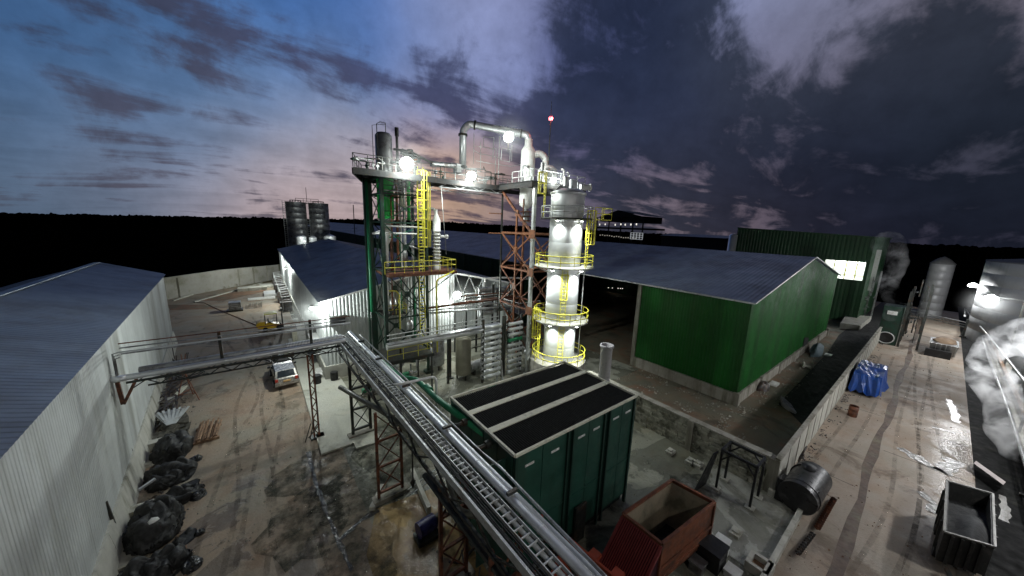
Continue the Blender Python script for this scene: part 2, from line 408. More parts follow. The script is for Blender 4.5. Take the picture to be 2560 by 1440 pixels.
def light(parent, loc, power, col=(.93, 1.0, .96), r=.18, spot=None, aim=None, blend=.5):
    l = bpy.data.lights.new('lamp_light', 'SPOT' if spot else 'POINT'); l.energy = power; l.color = col; l.shadow_soft_size = r
    o = bpy.data.objects.new('lamp_light', l); COL.objects.link(o)
    off = parent.location if parent else Vector((0, 0, 0)); o.location = xf(loc)-off; o.parent = parent
    if spot:
        l.spot_size = math.radians(spot); l.spot_blend = blend
        o.rotation_euler = (Vector(aim)-Vector(loc)).to_track_quat('-Z', 'Y').to_euler()
    return o

# ================================================================ SETTING
g = MB()
for k in range(64):
    a0, a1 = 2*math.pi*k/64, 2*math.pi*(k+1)/64
    g.face([(0, 0, -.02), (900*math.cos(a0), 900*math.sin(a0), -.02), (900*math.cos(a1), 900*math.sin(a1), -.02)])
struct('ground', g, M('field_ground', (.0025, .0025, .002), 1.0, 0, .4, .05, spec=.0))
def groundmat(name, c1, c2, stain, patch, wet=.0, wetreg=None, tr=None):
    m = bpy.data.materials.new(name); m.use_nodes = True; t = m.node_tree; n = t.nodes; l = t.links; p = n['Principled BSDF']
    g = n.new('ShaderNodeNewGeometry')
    def noise(s, det=8, ro=.62, dist=.0, sc=None):
        k = n.new('ShaderNodeTexNoise'); k.inputs['Scale'].default_value = s; k.inputs['Detail'].default_value = det; k.inputs['Roughness'].default_value = ro; k.inputs['Distortion'].default_value = dist
        if sc:
            mp = n.new('ShaderNodeMapping'); mp.inputs['Scale'].default_value = sc; l.new(g.outputs['Position'], mp.inputs[0]); l.new(mp.outputs[0], k.inputs['Vector'])
        else: l.new(g.outputs['Position'], k.inputs['Vector'])
        return k.outputs[0]
    def rng(v, a, b, c=0, d=1):
        k = n.new('ShaderNodeMapRange'); k.interpolation_type = 'SMOOTHSTEP'; l.new(v, k.inputs[0])
        for i, q in enumerate((a, b, c, d)): k.inputs[i+1].default_value = q
        return k.outputs[0]
    def mix(f, a, b):
        k = n.new('ShaderNodeMix'); k.data_type = 'RGBA'
        for i, v in ((0, f), (6, a), (7, b)):
            if hasattr(v, 'is_output'): l.new(v, k.inputs[i])
            elif i == 0: k.inputs[0].default_value = v
            else: k.inputs[i].default_value = tuple(v)+(1,)
        return k.outputs[2]
    def mul(a, b):
        k = n.new('ShaderNodeMath'); k.operation = 'MULTIPLY'; l.new(a, k.inputs[0])
        if hasattr(b, 'is_output'): l.new(b, k.inputs[1])
        else: k.inputs[1].default_value = b
        return k.outputs[0]
    c = mix(rng(noise(.18), .38, .62), c1, c2)
    c = mix(mul(rng(noise(.45, dist=.6), .48, .70), .75), c, patch)
    st = rng(noise(.28, 10, .68, .8), .54, .66); c = mix(mul(st, .75), c, stain)
    c = mix(mul(rng(noise(2.5, 6, .7), .58, .75), .5), c, stain)
    c = mix(mul(rng(noise(9, 8, .75), .50, .78), .55), c, stain)
    c = mix(mul(rng(noise(24, 6, .8), .60, .80), .6), c, tuple(v*.5 for v in stain))
    c = mix(mul(rng(noise(1.3, 10, .75, .4), .60, .72), .5), c, tuple(min(1, v*1.25) for v in c1))
    if tr: # tyre / flow marks stretched along an axis
        c = mix(mul(rng(noise(1.0, 6, .6, .2, tr), .55, .75), .35), c, stain)
    l.new(c, p.inputs['Base Color'])
    r = rng(noise(.6, 5), .35, .65, .62, .92)
    if wet:
        wn_ = rng(noise(.33, 7, .6, .7), .60-wet*.2, .64-wet*.2)
        if wetreg:
            sp = n.new('ShaderNodeSeparateXYZ'); l.new(g.outputs['Position'], sp.inputs[0])
            for ax_, lo0, lo1, hi1, hi0 in wetreg:
                wn_ = mul(wn_, mul(rng(sp.outputs[ax_], lo0, lo1), rng(sp.outputs[ax_], hi0, hi1)))
        k = n.new('ShaderNodeMix'); k.data_type = 'FLOAT'; l.new(wn_, k.inputs[0]); l.new(r, k.inputs[2]); k.inputs[3].default_value = .12; r = k.outputs[0]
        c2_ = mix(mul(wn_, .45), c, stain); l.new(c2_, p.inputs['Base Color'])
    l.new(r, p.inputs['Roughness'])
    b = n.new('ShaderNodeBump'); b.inputs['Strength'].default_value = .6; b.inputs['Distance'].default_value = .05
    l.new(noise(5, 8, .7), b.inputs['Height']); l.new(b.outputs[0], p.inputs['Normal'])
    return m
YARD = groundmat('yard_concrete', (.33, .25, .18), (.29, .26, .20), (.085, .07, .048), (.27, .18, .12), .35, ((1, 8, 10, 20, 22),), tr=(1.2, .15, 1))
ROADM = groundmat('road_concrete', (.37, .30, .235), (.32, .28, .225), (.14, .10, .07), (.31, .225, .16), 1.0, ((0, 18, 29, 36, 50), (1, -9, -4, -3, -.2)), tr=(.15, 1.2, 1))
SOILM = groundmat('earth', (.19, .15, .10), (.15, .145, .105), (.05, .05, .032), (.25, .12, .07))
PLANTM = groundmat('plant_floor_concrete', (.31, .31, .25), (.25, .25, .195), (.055, .058, .04), (.27, .24, .17), .8)
MUDM = groundmat('muddy_floor', (.44, .30, .12), (.33, .25, .12), (.12, .085, .045), (.50, .26, .08), .9)
def flat(name, pts, z, mat):
    m = MB(); m.face([(p[0], p[1], z) for p in pts]); return struct(name, m, mat)
flat('yard', [(-30, -12), (3.2, -12), (3.2, 105), (-30, 105)], .004, YARD)
flat('plant_floor', [(3.2, -12), (24.3, -12), (24.3, 3.5), (21.8, 3.6), (21.8, 17), (30, 17), (30, 100), (3.2, 100)], .006, PLANTM)
flat('soil_strip', [(21.8, 3.6), (110, 3.6), (110, 120), (30, 120), (30, 17), (21.8, 17)], .002, SOILM)
flat('road', [(3.2, -14), (110, -14), (110, 3.5), (24.3, 3.5), (24.3, 2.2), (3.2, 2.2)], .010, ROADM)
flat('muddy_patch', [(2.6, 4), (6.4, 4), (6.4, 14.6), (3.6, 15), (2.6, 12.8)], .016, MUDM)
# concrete apron along the centre warehouse, widened pale to paint the lamp's light pool
ap = MB(); ap.bx(2.05, 3.85, 20.8, 45, 0, .12).hexa([(3.85, 20.2, 0), (5.4, 20.0, 0), (5.0, 31.3, 0), (3.85, 31.3, 0), (3.85, 20.2, .12), (5.4, 20.0, .12), (5.0, 31.3, .12), (3.85, 31.3, .12)])
struct('apron', ap, groundmat('apron_concrete_lamp_pool', (.52, .52, .44), (.46, .46, .40), (.22, .22, .17), (.5, .47, .38)))
flat('coal_strip', [(30.5, 3.7), (110, 3.7), (110, 6.8), (66, 7.4), (44, 6.1), (34, 6.2)], .020, COAL)
# drainage slot running down the road
dr = MB(); pr = None
for k in range(46):
    x = 8+k*2.1; c = .62+.1*math.sin(k*.7)+.05*math.sin(k*2.1); w = .20+.06*math.sin(k*1.3)
    cur = ((x, c-w), (x, c+w))
    if pr: dr.face([(*pr[0], .018), (*cur[0], .018), (*cur[1], .018), (*pr[1], .018)])
    pr = cur
struct('drain_channel', dr, M('wet_silt', (.10, .065, .045), .6, 0, .4, 1.5, (.16, .14, .09), .35, .8, .6, 6))
# two pale kerbs at the far end of the yard
for (a, b) in ((az(432, 753), az(585, 704)), (az(485, 756), az(655, 708))):
    k = MB().beam(a+Vector((0, 0, .08)), b+Vector((0, 0, .08)), .28, .16); o = struct('kerb', k, CONCP)
k = MB(); k.path([az(485, 756, .03), az(510, 757, .03), az(560, 780, .03), az(645, 815, .03)], .06, 5)
struct('yard_gutter', k, DIRT)
flat('soil_bed', [az(420, 762)[:2], az(510, 762)[:2], az(540, 772)[:2], az(425, 776)[:2]], .012, DIRT)
flat('soil_bed', [az(500, 752)[:2], az(640, 716)[:2], az(668, 728)[:2], az(560, 752)[:2]], .013, DIRT)
flat('grass_verge', [az(420, 745)[:2], az(690, 702)[:2], az(690, 694)[:2], az(418, 728)[:2]], .014, M('dry_grass', (.12, .11, .05), .95, 0, .4, 1, (.18, .12, .07), .4, .6, .8, 6))
# distant forest
fo = MB(); rd = random.Random(3)
def crest(azd):
    # height of the canopy seen at 520 m for a bearing measured from the view direction
    d = azd/57.0
    return 7.5+9.5*max(0, 1-abs(d+.28)/.9) if azd < 20 else 9.5
NA = 1100; rws = []
for j, (R, hf) in enumerate(((430, 0), (450, .75), (520, 1.0), (600, .98), (680, .6), (700, 0))):
    row = len(fo.v); rws.append(row)
    for k in range(NA+1):
        b = -75+150*k/NA; h = crest(b)*hf+(rd.uniform(-.75, .75)+(rd.random() < .04)*1.2+.25*math.sin(k*.9)+.35*math.sin(k*.23)) * (1 if hf else 0)
        a = YAW+math.radians(b); RR = R+rd.uniform(-7, 7)
        fo.v.append((RR*math.sin(a), RR*math.cos(a), max(0, h)))
for a, b in zip(rws, rws[1:]):
    for k in range(NA): fo.f.append((a+k, b+k, b+k+1, a+k+1)); fo.sm.append(False)
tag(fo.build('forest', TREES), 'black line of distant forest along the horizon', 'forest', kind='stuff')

# ================================================================ LEFT WAREHOUSE
def lwx(y): return -4.4-.0735*y
y0, y1 = 3.0, 50.0
e0, e1 = 8.45, 7.65
root = T('warehouse', 'long grey corrugated warehouse on the left with a dark roof', 'warehouse', (lwx(25), 25, 0))
m = MB(); m.sheet((lwx(y1), y1, 1.35), (lwx(y0), y0, 1.35), (lwx(y0), y0, e0), (lwx(y1), y1, e1), .19, -.014); m.build('wall', GALV, root)
RX, RZ = ay(243, 659, y1).x, 8.95
m = MB()
m.face([(lwx(y1), y1, 0), (RX, y1, 0), (RX, y1, RZ), (lwx(y1), y1, e1)]); m.face([(RX, y1, 0), (RX*2-lwx(y1), y1, 0), (RX*2-lwx(y1), y1, e1), (RX, y1, RZ)])
m.face([(lwx(y0), y0, 0), (lwx(y0), y0, e0), (RX+3.1, y0, RZ+.9), (RX-1, y0, e0), (RX-1, y0, 0)]); m.build('wall', GALV, root)
m = MB(); m.sheet((RX-.0, y1+.2, RZ+.08), (RX+3.3, y0, RZ+1.0), (lwx(y0)+.18, y0, e0-.02), (lwx(y1)+.18, y1+.2, e1-.02), .3, .02)
m.sheet((2*RX-lwx(y1), y1+.2, e1), (2*RX-lwx(y0)+6, y0, e0), (RX+3.3, y0, RZ+1.0), (RX, y1+.2, RZ+.08), .3, .02); m.build('roof', GALVR, root)
m = MB(); m.beam((lwx(y1), y1+.2, e1+.03), (RX, y1+.2, RZ+.13), .3, .06).beam((RX, y1, RZ+.16), (RX+3.3, y0, RZ+1.08), .4, .05); m.build('ridge_flashing', GALVR, root)
m = MB()
for k in range(12):
    a, b = y1-k*3.95, y1-(k+1)*3.95+.03
    m.hexa([(lwx(a)-.2, a, 0), (lwx(b)-.2, b, 0), (lwx(b)+.30, b, 0), (lwx(a)+.30, a, 0), (lwx(a)-.2, a, 1.4), (lwx(b)-.2, b, 1.4), (lwx(b)+.10, b, 1.4), (lwx(a)+.10, a, 1.4)])
m.build('plinth', CONCP, root)
for y in (33.4, 27.2, 21.0, 39.5): MB().bx(lwx(y)+.1, lwx(y)+1.0, y-.25, y+.25, 0, .45).build('buttress', CONCP, root)
# steel props leaning on the plinth
for i, (a, b, lb) in enumerate((((368, 985), (380, 1035), 'thin steel post leaning on the grey warehouse plinth behind the scrap heap'), ((323, 1095), (342, 1165), 'thin steel post on the warehouse plinth beside the upper tarpaulin'), ((266, 1263), (298, 1342), 'thin steel post on the warehouse plinth nearest the camera'))):
    q = az(*b, .45); p = Vector((q.x-.15, q.y, 2.25)); m = MB().beam(q, p, .09, .09); m.bx(q.x-.12, q.x+.12, q.y-.12, q.y+.12, .45, .49)
    tag(m.build('steel_post', DSTEEL), lb, 'post', 'posts along the warehouse plinth')

# ================================================================ CENTRE WAREHOUSE
root = T('warehouse', 'grey corrugated warehouse with a blue-grey roof behind the lattice tower', 'warehouse', (14, 60, 0))
X0, X1, XR, Y0, Y1, ZE, ZR = 4.0, 24.5, 14.0, 31.5, 92.0, 7.05, 9.3
m = MB(); m.sheet((X0, Y1, 1.2), (X0, Y0, 1.2), (X0, Y0, ZE), (X0, Y1, ZE), .28, -.04)
m.sheet((X0, Y0, 1.2), (XR, Y0, 1.2), (XR, Y0, ZR-.05), (X0, Y0, ZE), .3, .05)
m.sheet((XR, Y0, 1.2), (16.6, Y0, 1.2), (16.6, Y0, ZR-.6), (XR, Y0, ZR-.05), .3, .05)
m.face([(16.6, Y0, 0), (16.6, Y0+11, 0), (16.6, Y0+11, 8.6), (16.6, Y0, 8.6)])
m.face([(X0, Y1, 0), (X0, Y1, ZE), (XR, Y1, ZR), (X1, Y1, ZE), (X1, Y1, 0)]); m.sheet((X1, Y0, .8), (X1, Y1, .8), (X1, Y1, ZE), (X1, Y0, ZE), .3, .05); m.build('wall', GALV, root)
m = MB(); m.sheet((X0-.25, Y1, ZE-.02), (X0-.25, Y0-.3, ZE-.02), (XR, Y0-.3, ZR+.05), (XR, Y1, ZR+.05), .3, .02)
m.sheet((X1+.25, Y0-.3, ZE), (X1+.25, Y1, ZE), (XR, Y1, ZR+.05), (XR, Y0-.3, ZR+.05), .3, .04); m.build('roof', GALVR, root)
m = MB(); m.beam((X0-.27, Y0-.32, ZE), (XR, Y0-.32, ZR+.08), .05, .16).beam((XR, Y0-.32, ZR+.08), (X1+.2, Y0-.32, ZE+.03), .05, .16); m.build('edge_flashing', WHITE, root)
m = MB().bx(X0-.12, X0+.2, Y0-.12, Y1, 0, 1.25).bx(X0+.2, 16.6, Y0-.12, Y0+.1, 0, 1.25); m.build('plinth', CONCP, root)
m = MB()
for k in range(9):
    xa, xb = 16.7+k*.87, 16.7+(k+1)*.87; za, zb = 8.75-(xa-16.7)*.23, 8.75-(xb-16.7)*.23
    m.beam((xa, Y0, za), (xb, Y0, zb), .09).beam((xa, Y0, 6.4), (xb, Y0, 6.4), .09)
    m.beam((xa, Y0, 6.4 if k % 2 else za), (xb, Y0, zb if k % 2 else 6.4), .06)
m.build('roof_truss', WSTEEL, root)
m = MB(); m.bx(24.2, 24.5, Y0-.1, Y0+.2, 0, 7).bx(20.2, 20.45, Y0-.1, Y0+.15, 0, 7.9); m.build('column', WSTEEL, root)
m = MB(); m.sheet((18.6, Y0+4, .5), (24.3, Y0+4, .5), (24.3, Y0+4, 5.3), (18.6, Y0+4, 5.3), .3, .05); m.build('inner_wall', GALV, root)
m = MB().bx(X0-.05, X0-.01, 36.2, 38.6, .12, 3.3); m.build('door', DSTEEL, root)
m = MB().bx(X0-.75, X0, 33.6, 36.4, 2.9, 3.0); m.build('canopy', WHITE, root)
# air vent box on the front wall
root = T('vent_box', 'dark louvred box fixed on the centre warehouse gable beside its lamp', 'vent', (4.9, Y0-.35, 5.0))
m = MB().bx(4.5, 5.7, Y0-.45, Y0-.02, 4.9, 5.75); m.build('housing', DSTEEL, root)
m = MB()
for k in range(5): m.bx(4.55, 5.65, Y0-.52, Y0-.45, 5.0+k*.15, 5.07+k*.15)
m.build('louvre', BLACK, root)

# ================================================================ GREEN SHED
root = T('shed', 'large green corrugated shed with a blue-grey roof on the right', 'shed', (46, 30, 0))
GX0, GX1, GXR, GY, GY1, GE, GR = 30.4, 63.5, 47.0, 8.5, 300.0, 8.75, 11.7
m = MB(); m.sheet((GX0, 18.0, 1.05), (GX0, GY, 1.05), (GX0, GY, GE), (GX0, 18.0, GE), .26, -.035); m.build('side_wall', GREENS, root)
m = MB(); m.sheet((GX0, GY, 1.05), (GXR, GY, 1.05), (GXR, GY, GR), (GX0, GY, GE), .26, .035); m.sheet((GXR, GY, 1.05), (GX1, GY, 1.05), (GX1, GY, GE), (GXR, GY, GR), .26, .035); m.build('gable_wall', GREENS, root)
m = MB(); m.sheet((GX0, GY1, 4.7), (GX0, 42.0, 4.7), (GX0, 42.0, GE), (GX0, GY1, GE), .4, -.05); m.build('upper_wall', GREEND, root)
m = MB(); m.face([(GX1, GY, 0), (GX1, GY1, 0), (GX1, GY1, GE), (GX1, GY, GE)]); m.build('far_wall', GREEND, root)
m = MB(); m.sheet((GX0-.35, GY1, GE), (GX0-.35, GY-.3, GE), (GXR, GY-.3, GR+.1), (GXR, GY1, GR+.1), .35, .022)
m.sheet((GX1+.35, GY-.3, GE), (GX1+.35, GY1, GE), (GXR, GY1, GR+.1), (GXR, GY-.3, GR+.1), .35, .022); m.build('roof', GALVR, root)
m = MB().beam((GX0-.37, GY-.3, GE-.02), (GX0-.37, 120, GE-.02), .05, .12); m.beam((GX0-.35, GY-.33, GE+.02), (GXR, GY-.33, GR+.12), .05, .1); m.beam((GXR, GY-.33, GR+.12), (GX1+.3, GY-.33, GE+.02), .05, .1); m.build('edge_flashing', WSTEEL, root)
m = MB().bx(GX0-.12, GX0+.2, GY, 18.2, 0, 1.0)
for k in range(6): m.bx(GX0+k*5.6+.35, GX0+(k+1)*5.6-.1, GY-.12, GY+.15, 0, 1.0-.04*k)
m.build('plinth', CONC, root)
for k in range(7):
    m = MB().bx(GX0+k*5.6-.15, GX0+k*5.6+.25, GY-.25, GY+.2, 0, 1.1); m.build('footing', CONC, root)
for y in (18.1, 27, 36, 45, 54, 63, 72, 81, 90):
    m = MB().bx(GX0-.1, GX0+.3, y-.2, y+.2, 0, GE-.1); m.build('column', GREEND if y > 19 else CONC, root)
# ================================================================ FAR BUILDINGS
root = T('green_building', 'tall dark green building with a brightly lit loading opening', 'building', (80, 20, 0))
zt = 15.0
pA = ax(1845, 570, 78); pB = ax(2185, 592, 78)
TBX, TY1, TY0 = 78.0, pA.y, ax(2190, 592, 78).y
oL, oR = ax(2064, 650, TBX).y, ax(2158, 690, TBX).y; oT, oB = ax(2110, 652, TBX).z, ax(2110, 697, TBX).z
m = MB(); m.sheet((TBX, TY1, 0), (TBX, oL, 0), (TBX, oL, zt-.6), (TBX, TY1, zt), .5, -.06)
m.sheet((TBX, oR, 0), (TBX, TY0, 0), (TBX, TY0, zt-1), (TBX, oR, zt-1), .5, -.06)
m.sheet((TBX, oL, oT), (TBX, oR, oT), (TBX, oR, zt-1), (TBX, oL, zt-.6), .5, -.06); m.sheet((TBX, oL, 0), (TBX, oR, 0), (TBX, oR, oB), (TBX, oL, oB), .5, -.06)
m.face([(TBX, TY0, 0), (TBX+22, TY0, 0), (TBX+22, TY0, zt-1), (TBX, TY0, zt-1)]); m.build('wall', GREEND, root)
m = MB(); m.hexa([(TBX-.3, TY0-.3, zt-1), (TBX+22, TY0-.3, zt-1), (TBX+22, TY1, zt), (TBX-.3, TY1, zt), (TBX-.3, TY0-.3, zt-.8), (TBX+22, TY0-.3, zt-.8), (TBX+22, TY1, zt+.2), (TBX-.3, TY1, zt+.2)]); m.build('roof', GREEND, root)
m = MB(); m.face([(TBX+5, oL+1, oB-2), (TBX+5, oR-1, oB-2), (TBX+5, oR-1, oT+2), (TBX+5, oL+1, oT+2)]); m.face([(TBX, oL, oB), (TBX+5, oL, oB), (TBX+5, oR, oB), (TBX, oR, oB)]); m.build('inner_wall', WHITE, root)
m = MB()
for f in (.25, .55, .8):
    y = oL+(oR-oL)*f; m.beam((TBX+.1, y, oB), (TBX+.1, y, oT), .12)
m.beam((TBX, oL, oB+.7), (TBX, oR, oB+.7), .08).beam((TBX, oL, oB+1.4), (TBX, oR, oB+1.4), .08); m.build('guard_rail', YEL, root)
light(root, (TBX+2.5, (oL+oR)/2+.6, oT-.4), 1100, r=.3); light(root, (TBX+2.0, (oL+oR)/2-1.2, oT-.6), 500, r=.3)
for f in (.35, .8): y = oL+(oR-oL)*f; MB().bx(TBX+2.2, TBX+3.0, y-.35, y+.35, oT-.35, oT-.25).build('ceiling_light', LIT, root)
# pale tank beside green building
b = ax(1832, 600, 77); m = MB().lathe((77, b.y, 0), [(.75, 0), (.75, ax(1832, 588, 77).z), (.1, ax(1832, 586, 77).z+.2)], 16)
tag(m.build('storage_tank', SILV), 'slim pale cylinder standing at the left edge of the tall dark green building', 'tank')
# low dark shed left of it
a, b = ax(1655, 583, 150), ax(1818, 588, 150)
root = T('low_building', 'long low dark building on the horizon left of the tall green building', 'building', (150, (a.y+b.y)/2, 0))
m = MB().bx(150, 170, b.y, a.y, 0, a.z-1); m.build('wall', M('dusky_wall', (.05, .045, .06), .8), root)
m = MB().hexa([(149, b.y-.5, a.z-1), (171, b.y-.5, a.z-1), (171, a.y+.5, a.z-1), (149, a.y+.5, a.z-1), (158, b.y-.5, a.z), (162, b.y-.5, a.z), (162, a.y+.5, a.z), (158, a.y+.5, a.z)]); m.build('roof', GALVR, root)
# silhouette mill building
def hb(px, py): return ax(px, py, 150)
root = T('mill_building', 'dark gabled building raised on posts standing on the horizon', 'building', (150, hb(1560, 560).y, 0))
a, b, p = hb(1507, 543), hb(1613, 541), hb(1552, 526)
m = MB()
for x in (148, 165): pass
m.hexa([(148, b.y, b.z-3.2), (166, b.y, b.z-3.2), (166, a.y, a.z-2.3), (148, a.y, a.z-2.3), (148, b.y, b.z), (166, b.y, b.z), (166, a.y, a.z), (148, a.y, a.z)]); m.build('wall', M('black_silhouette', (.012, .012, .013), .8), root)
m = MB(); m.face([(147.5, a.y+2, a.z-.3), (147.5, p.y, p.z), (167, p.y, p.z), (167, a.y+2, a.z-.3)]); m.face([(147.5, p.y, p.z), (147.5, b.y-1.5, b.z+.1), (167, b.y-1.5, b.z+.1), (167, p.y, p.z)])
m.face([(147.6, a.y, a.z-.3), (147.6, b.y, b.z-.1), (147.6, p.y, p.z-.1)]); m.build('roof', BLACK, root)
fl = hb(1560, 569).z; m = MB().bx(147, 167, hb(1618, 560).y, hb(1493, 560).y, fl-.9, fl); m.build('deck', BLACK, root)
m = MB()
for px in (1500, 1530, 1560, 1590, 1615):
    y = hb(px, 560).y; m.beam((147.5, y, 0), (147.5, y, fl+5), .5)
m.build('column', BLACK, root)
m = MB()
for px in (1507, 1521, 1546, 1560, 1571, 1585, 1599):
    q = hb(px, 562+random.uniform(-1, 1)); MB().bx(147.2, 147.4, q.y-.25, q.y+.25, q.z-.4, q.z+.4).build('lit_window', FARL, root)
m = MB()
for k in range(16): q = hb(1512+k*5.8, 588+k*.55+random.uniform(-1, 1)); MB().bx(146, 146.2, q.y-.3, q.y+.3, q.z-.25, q.z+.25).build('work_light', EM('dim_work_light', (1, .9, .75), .22), root)
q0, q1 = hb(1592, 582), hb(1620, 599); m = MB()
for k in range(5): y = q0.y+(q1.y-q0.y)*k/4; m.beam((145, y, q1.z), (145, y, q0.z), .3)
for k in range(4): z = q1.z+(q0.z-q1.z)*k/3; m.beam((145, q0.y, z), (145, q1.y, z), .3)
m.build('glowing_scaffold', EM('scaffold_glow', (.9, .95, 1), .2), root)  # scaffold glows by itself in place of light falling on it
# white lights under the shed roof far away
m = MB()
for px in (1521, 1531, 1545, 1551, 1556): q = ax(px, 720+(px-1521)*.05, 62); m.blob(q, .12, .12, .12, 1, 0, 8, 4)
tag(m.build('shed_lights', FARL), 'row of tiny white lights in the dark under the green shed roof', 'lights')
# boundary wall
root = T('boundary_wall', 'long rendered boundary wall at the far end of the yard', 'wall', (-5, 85, 0))
m = MB(); P = [(-18, 76), (-6, 82), (3.3, 88.5)]
P = [az(405, 752), az(560, 722), az(700, 697)]; Tz = [3.6, 3.75, 3.3]
P[0] = P[0]+(P[0]-P[1])*.5
for i in range(2): m.hexa([P[i], P[i+1], P[i+1]+Vector((0, .3, 0)), P[i]+Vector((0, .3, 0)), P[i]+Vector((0, 0, Tz[i])), P[i+1]+Vector((0, 0, Tz[i+1])), P[i+1]+Vector((0, .3, Tz[i+1])), P[i]+Vector((0, .3, Tz[i]))])
m.build('render', M('rendered_wall', (.36, .345, .31), .9, 0, .15, .8, (.22, .21, .16), .4, .4), root)
m = MB()
for k in range(9): q = P[0].lerp(P[1], k/8) if k < 5 else P[1].lerp(P[2], (k-4)/4); m.bx(q.x-.15, q.x+.15, q.y-.1, q.y+.1, 0, 3.4)
m.build('pilaster', CONC, root)
# tall storage tanks behind centre warehouse
def silo(px0, px1, pyt, Y, lab):
    a, b = ay(px0, pyt+12, Y), ay(px1, pyt+12, Y); c = (a+b)/2; w = (b.x-a.x)*.93; r = w/2; zt = a.z
    root = T('storage_silo', lab, 'silo', (c.x, Y, 0), 'tall storage silos behind the centre warehouse')
    m = MB(); pr_ = []
    for k in range(13): z = zt*k/12; pr_ += [(r, z), (r, z+zt/12-.12), (r+.04, z+zt/12-.06)]
    m.lathe((c.x, Y, 0), pr_, 36, False); m.build('shell', SILVD, root)
    m = MB().lathe((c.x, Y, zt), [(r+.05, -.02), (r*.5, .7), (.3, 1.1), (.05, 1.15)], 36, False); m.build('roof', M('silo_roof', (.07, .07, .07), .5, .5), root)
    m = MB().rail([(c.x+math.cos(t*.52)*r*.55, Y+math.sin(t*.52)*r*.55, zt+.6) for t in range(12)], 1.2, .05, 2, closed=True); m.build('railing', DSTEEL, root)
    m = MB().ladder((c.x-r-.3, Y-.5, 0), (c.x-r-.3, Y-.5, zt+1.5), .6, .06, .5); m.build('ladder', WSTEEL, root)
    return c, r, zt
c1, r1, z1 = silo(711, 767, 505, 104, 'left one of two tall steel silos behind the centre warehouse')
c2, r2, z2 = silo(769, 823, 508, 104, 'right one of two tall steel silos behind the centre warehouse')
m = MB().beam((c1.x, 104, z1+1.1), (c2.x, 104, z2+1.1), 1.0, .15); m.rail([(c1.x, 103.5, z1+1.2), (c2.x, 103.5, z2+1.2)], 1.1, .05, 1.5); m.tube((c2.x-2.6, 104, z2+1.2), (c2.x-2.6, 104, z2+5.2), .06, 5)
tag(m.build('silo_walkway', DSTEEL), 'thin walkway with mast joining the tops of the two silos', 'walkway')
for (px0, px1, pt, Y, lb) in ((735, 768, 587, 97, 'small pale tank below the left silo'), (770, 793, 590, 97, 'small pale tank between the two silos'), (806, 842, 587, 98, 'small pale tank below the right silo')):
    a, b = ay(px0, pt, Y), ay(px1, pt, Y); r = (b.x-a.x)*.42; m = MB().lathe(((a.x+b.x)/2, Y, 0), [(r, 0), (r, a.z-.6), (r+.08, a.z-.5), (r*.6, a.z-.1), (.1, a.z+.1)], 28, False)
    tag(m.build('storage_tank', SILV), lb, 'tank', 'small tanks below the silos')
rt = T('floodlight', 'small floodlight shining on the tanks behind the centre warehouse roof', 'floodlight', (9.3, 93, 8)); m = MB().beam((9.3, 93, 0), (9.3, 93, 8.7), .12); m.build('pole', DSTEEL, rt)
m = MB().bx(9.15, 9.45, 93.05, 93.15, 8.5, 8.75); m.build('lens', LITS, rt); light(rt, (9.3, 93.6, 8.6), 420, r=.2); light(rt, (15.5, 94, 9.0), 260, r=.2)
for px, py, lb in ((883, 512, 'thin mast on the horizon just left of the lattice tower'), (1060, 520, 'thin mast seen behind the yellow ladder cage')):
    q = ay(px, py, 120); m = MB().beam((q.x, 120, 0), q, .22); m.beam((q.x-.8, 120, q.z*.6), (q.x+.8, 120, q.z*.6), .1); tag(m.build('mast', DSTEEL), lb, 'mast', 'thin masts behind the plant')
# ================================================================ LATTICE TOWER (green)
V = Vector
XF[0] = .8485
DECKM = M('dark_deck_steel', (.014, .015, .015), .8, 0, .3, 3, (.03, .02, .015), .4, 2)  # deck steel set near-black to stay dark beside the floodlights
TX0, TX1, TY0_, TY1_ = 9.75, 14.15, 33.0, 36.75
PZ = 18.35
root = T('lattice_tower', 'tall dark green steel lattice tower carrying vessels and ladders', 'tower', (12, 35, 0))
LV = [0.4, 4.3, 9.1, 13.9, 16.6, PZ-.3]
for (x, y, w) in ((TX0, TY0_, .34), (TX0-.15, TY1_, .5), (TX1, TY0_, .24), (TX1, TY1_, .24)):
    m = MB().beam((x, y, 0), (x, y, PZ-.2), w, w); m.bx(x-.4, x+.4, y-.4, y+.4, 0, .25); m.build('leg', GSTEEL, root)
m = MB().beam((TX0-.65, TY1_-.1, 0), (TX0-.65, TY1_-.1, PZ-.2), .16, .3); m.build('leg', GSTEEL, root)
fc = [((TX0, TY0_), (TX1, TY0_)), ((TX0, TY1_), (TX1, TY1_)), ((TX0, TY0_), (TX0, TY1_)), ((TX1, TY0_), (TX1, TY1_))]
for z in LV[1:]:
    for a, b in fc: m = MB().beam((*a, z), (*b, z), .14, .16); m.build('cross_beam', GSTEEL, root)
for i in range(5):
    z0, z1 = LV[i], LV[i+1]
    for fi, (a, b) in enumerate(fc):
        m = MB().xbr((*a, z0), (*b, z0), (*a, z1), (*b, z1), .10 if i < 3 else .07)
        c = V(((a[0]+b[0])/2, (a[1]+b[1])/2, (z0+z1)/2))
        if i < 3: m.bx(c.x-.28 if fi < 2 else c.x-.03, c.x+.28 if fi < 2 else c.x+.03, c.y-.03 if fi < 2 else c.y-.28, c.y+.03 if fi < 2 else c.y+.28, c.z-.28, c.z+.28)
        m.build('cross_brace', GSTEEL, root)
m = MB().beam((TX0, TY0_-.03, .5), (12, TY0_-.03, 2.5), .1).beam((TX1, TY0_-.03, .5), (12, TY0_-.03, 2.5), .1); m.bx(11.6, 12.4, TY0_-.1, TY0_, 2.1, 2.8); m.build('cross_brace', GSTEEL, root)
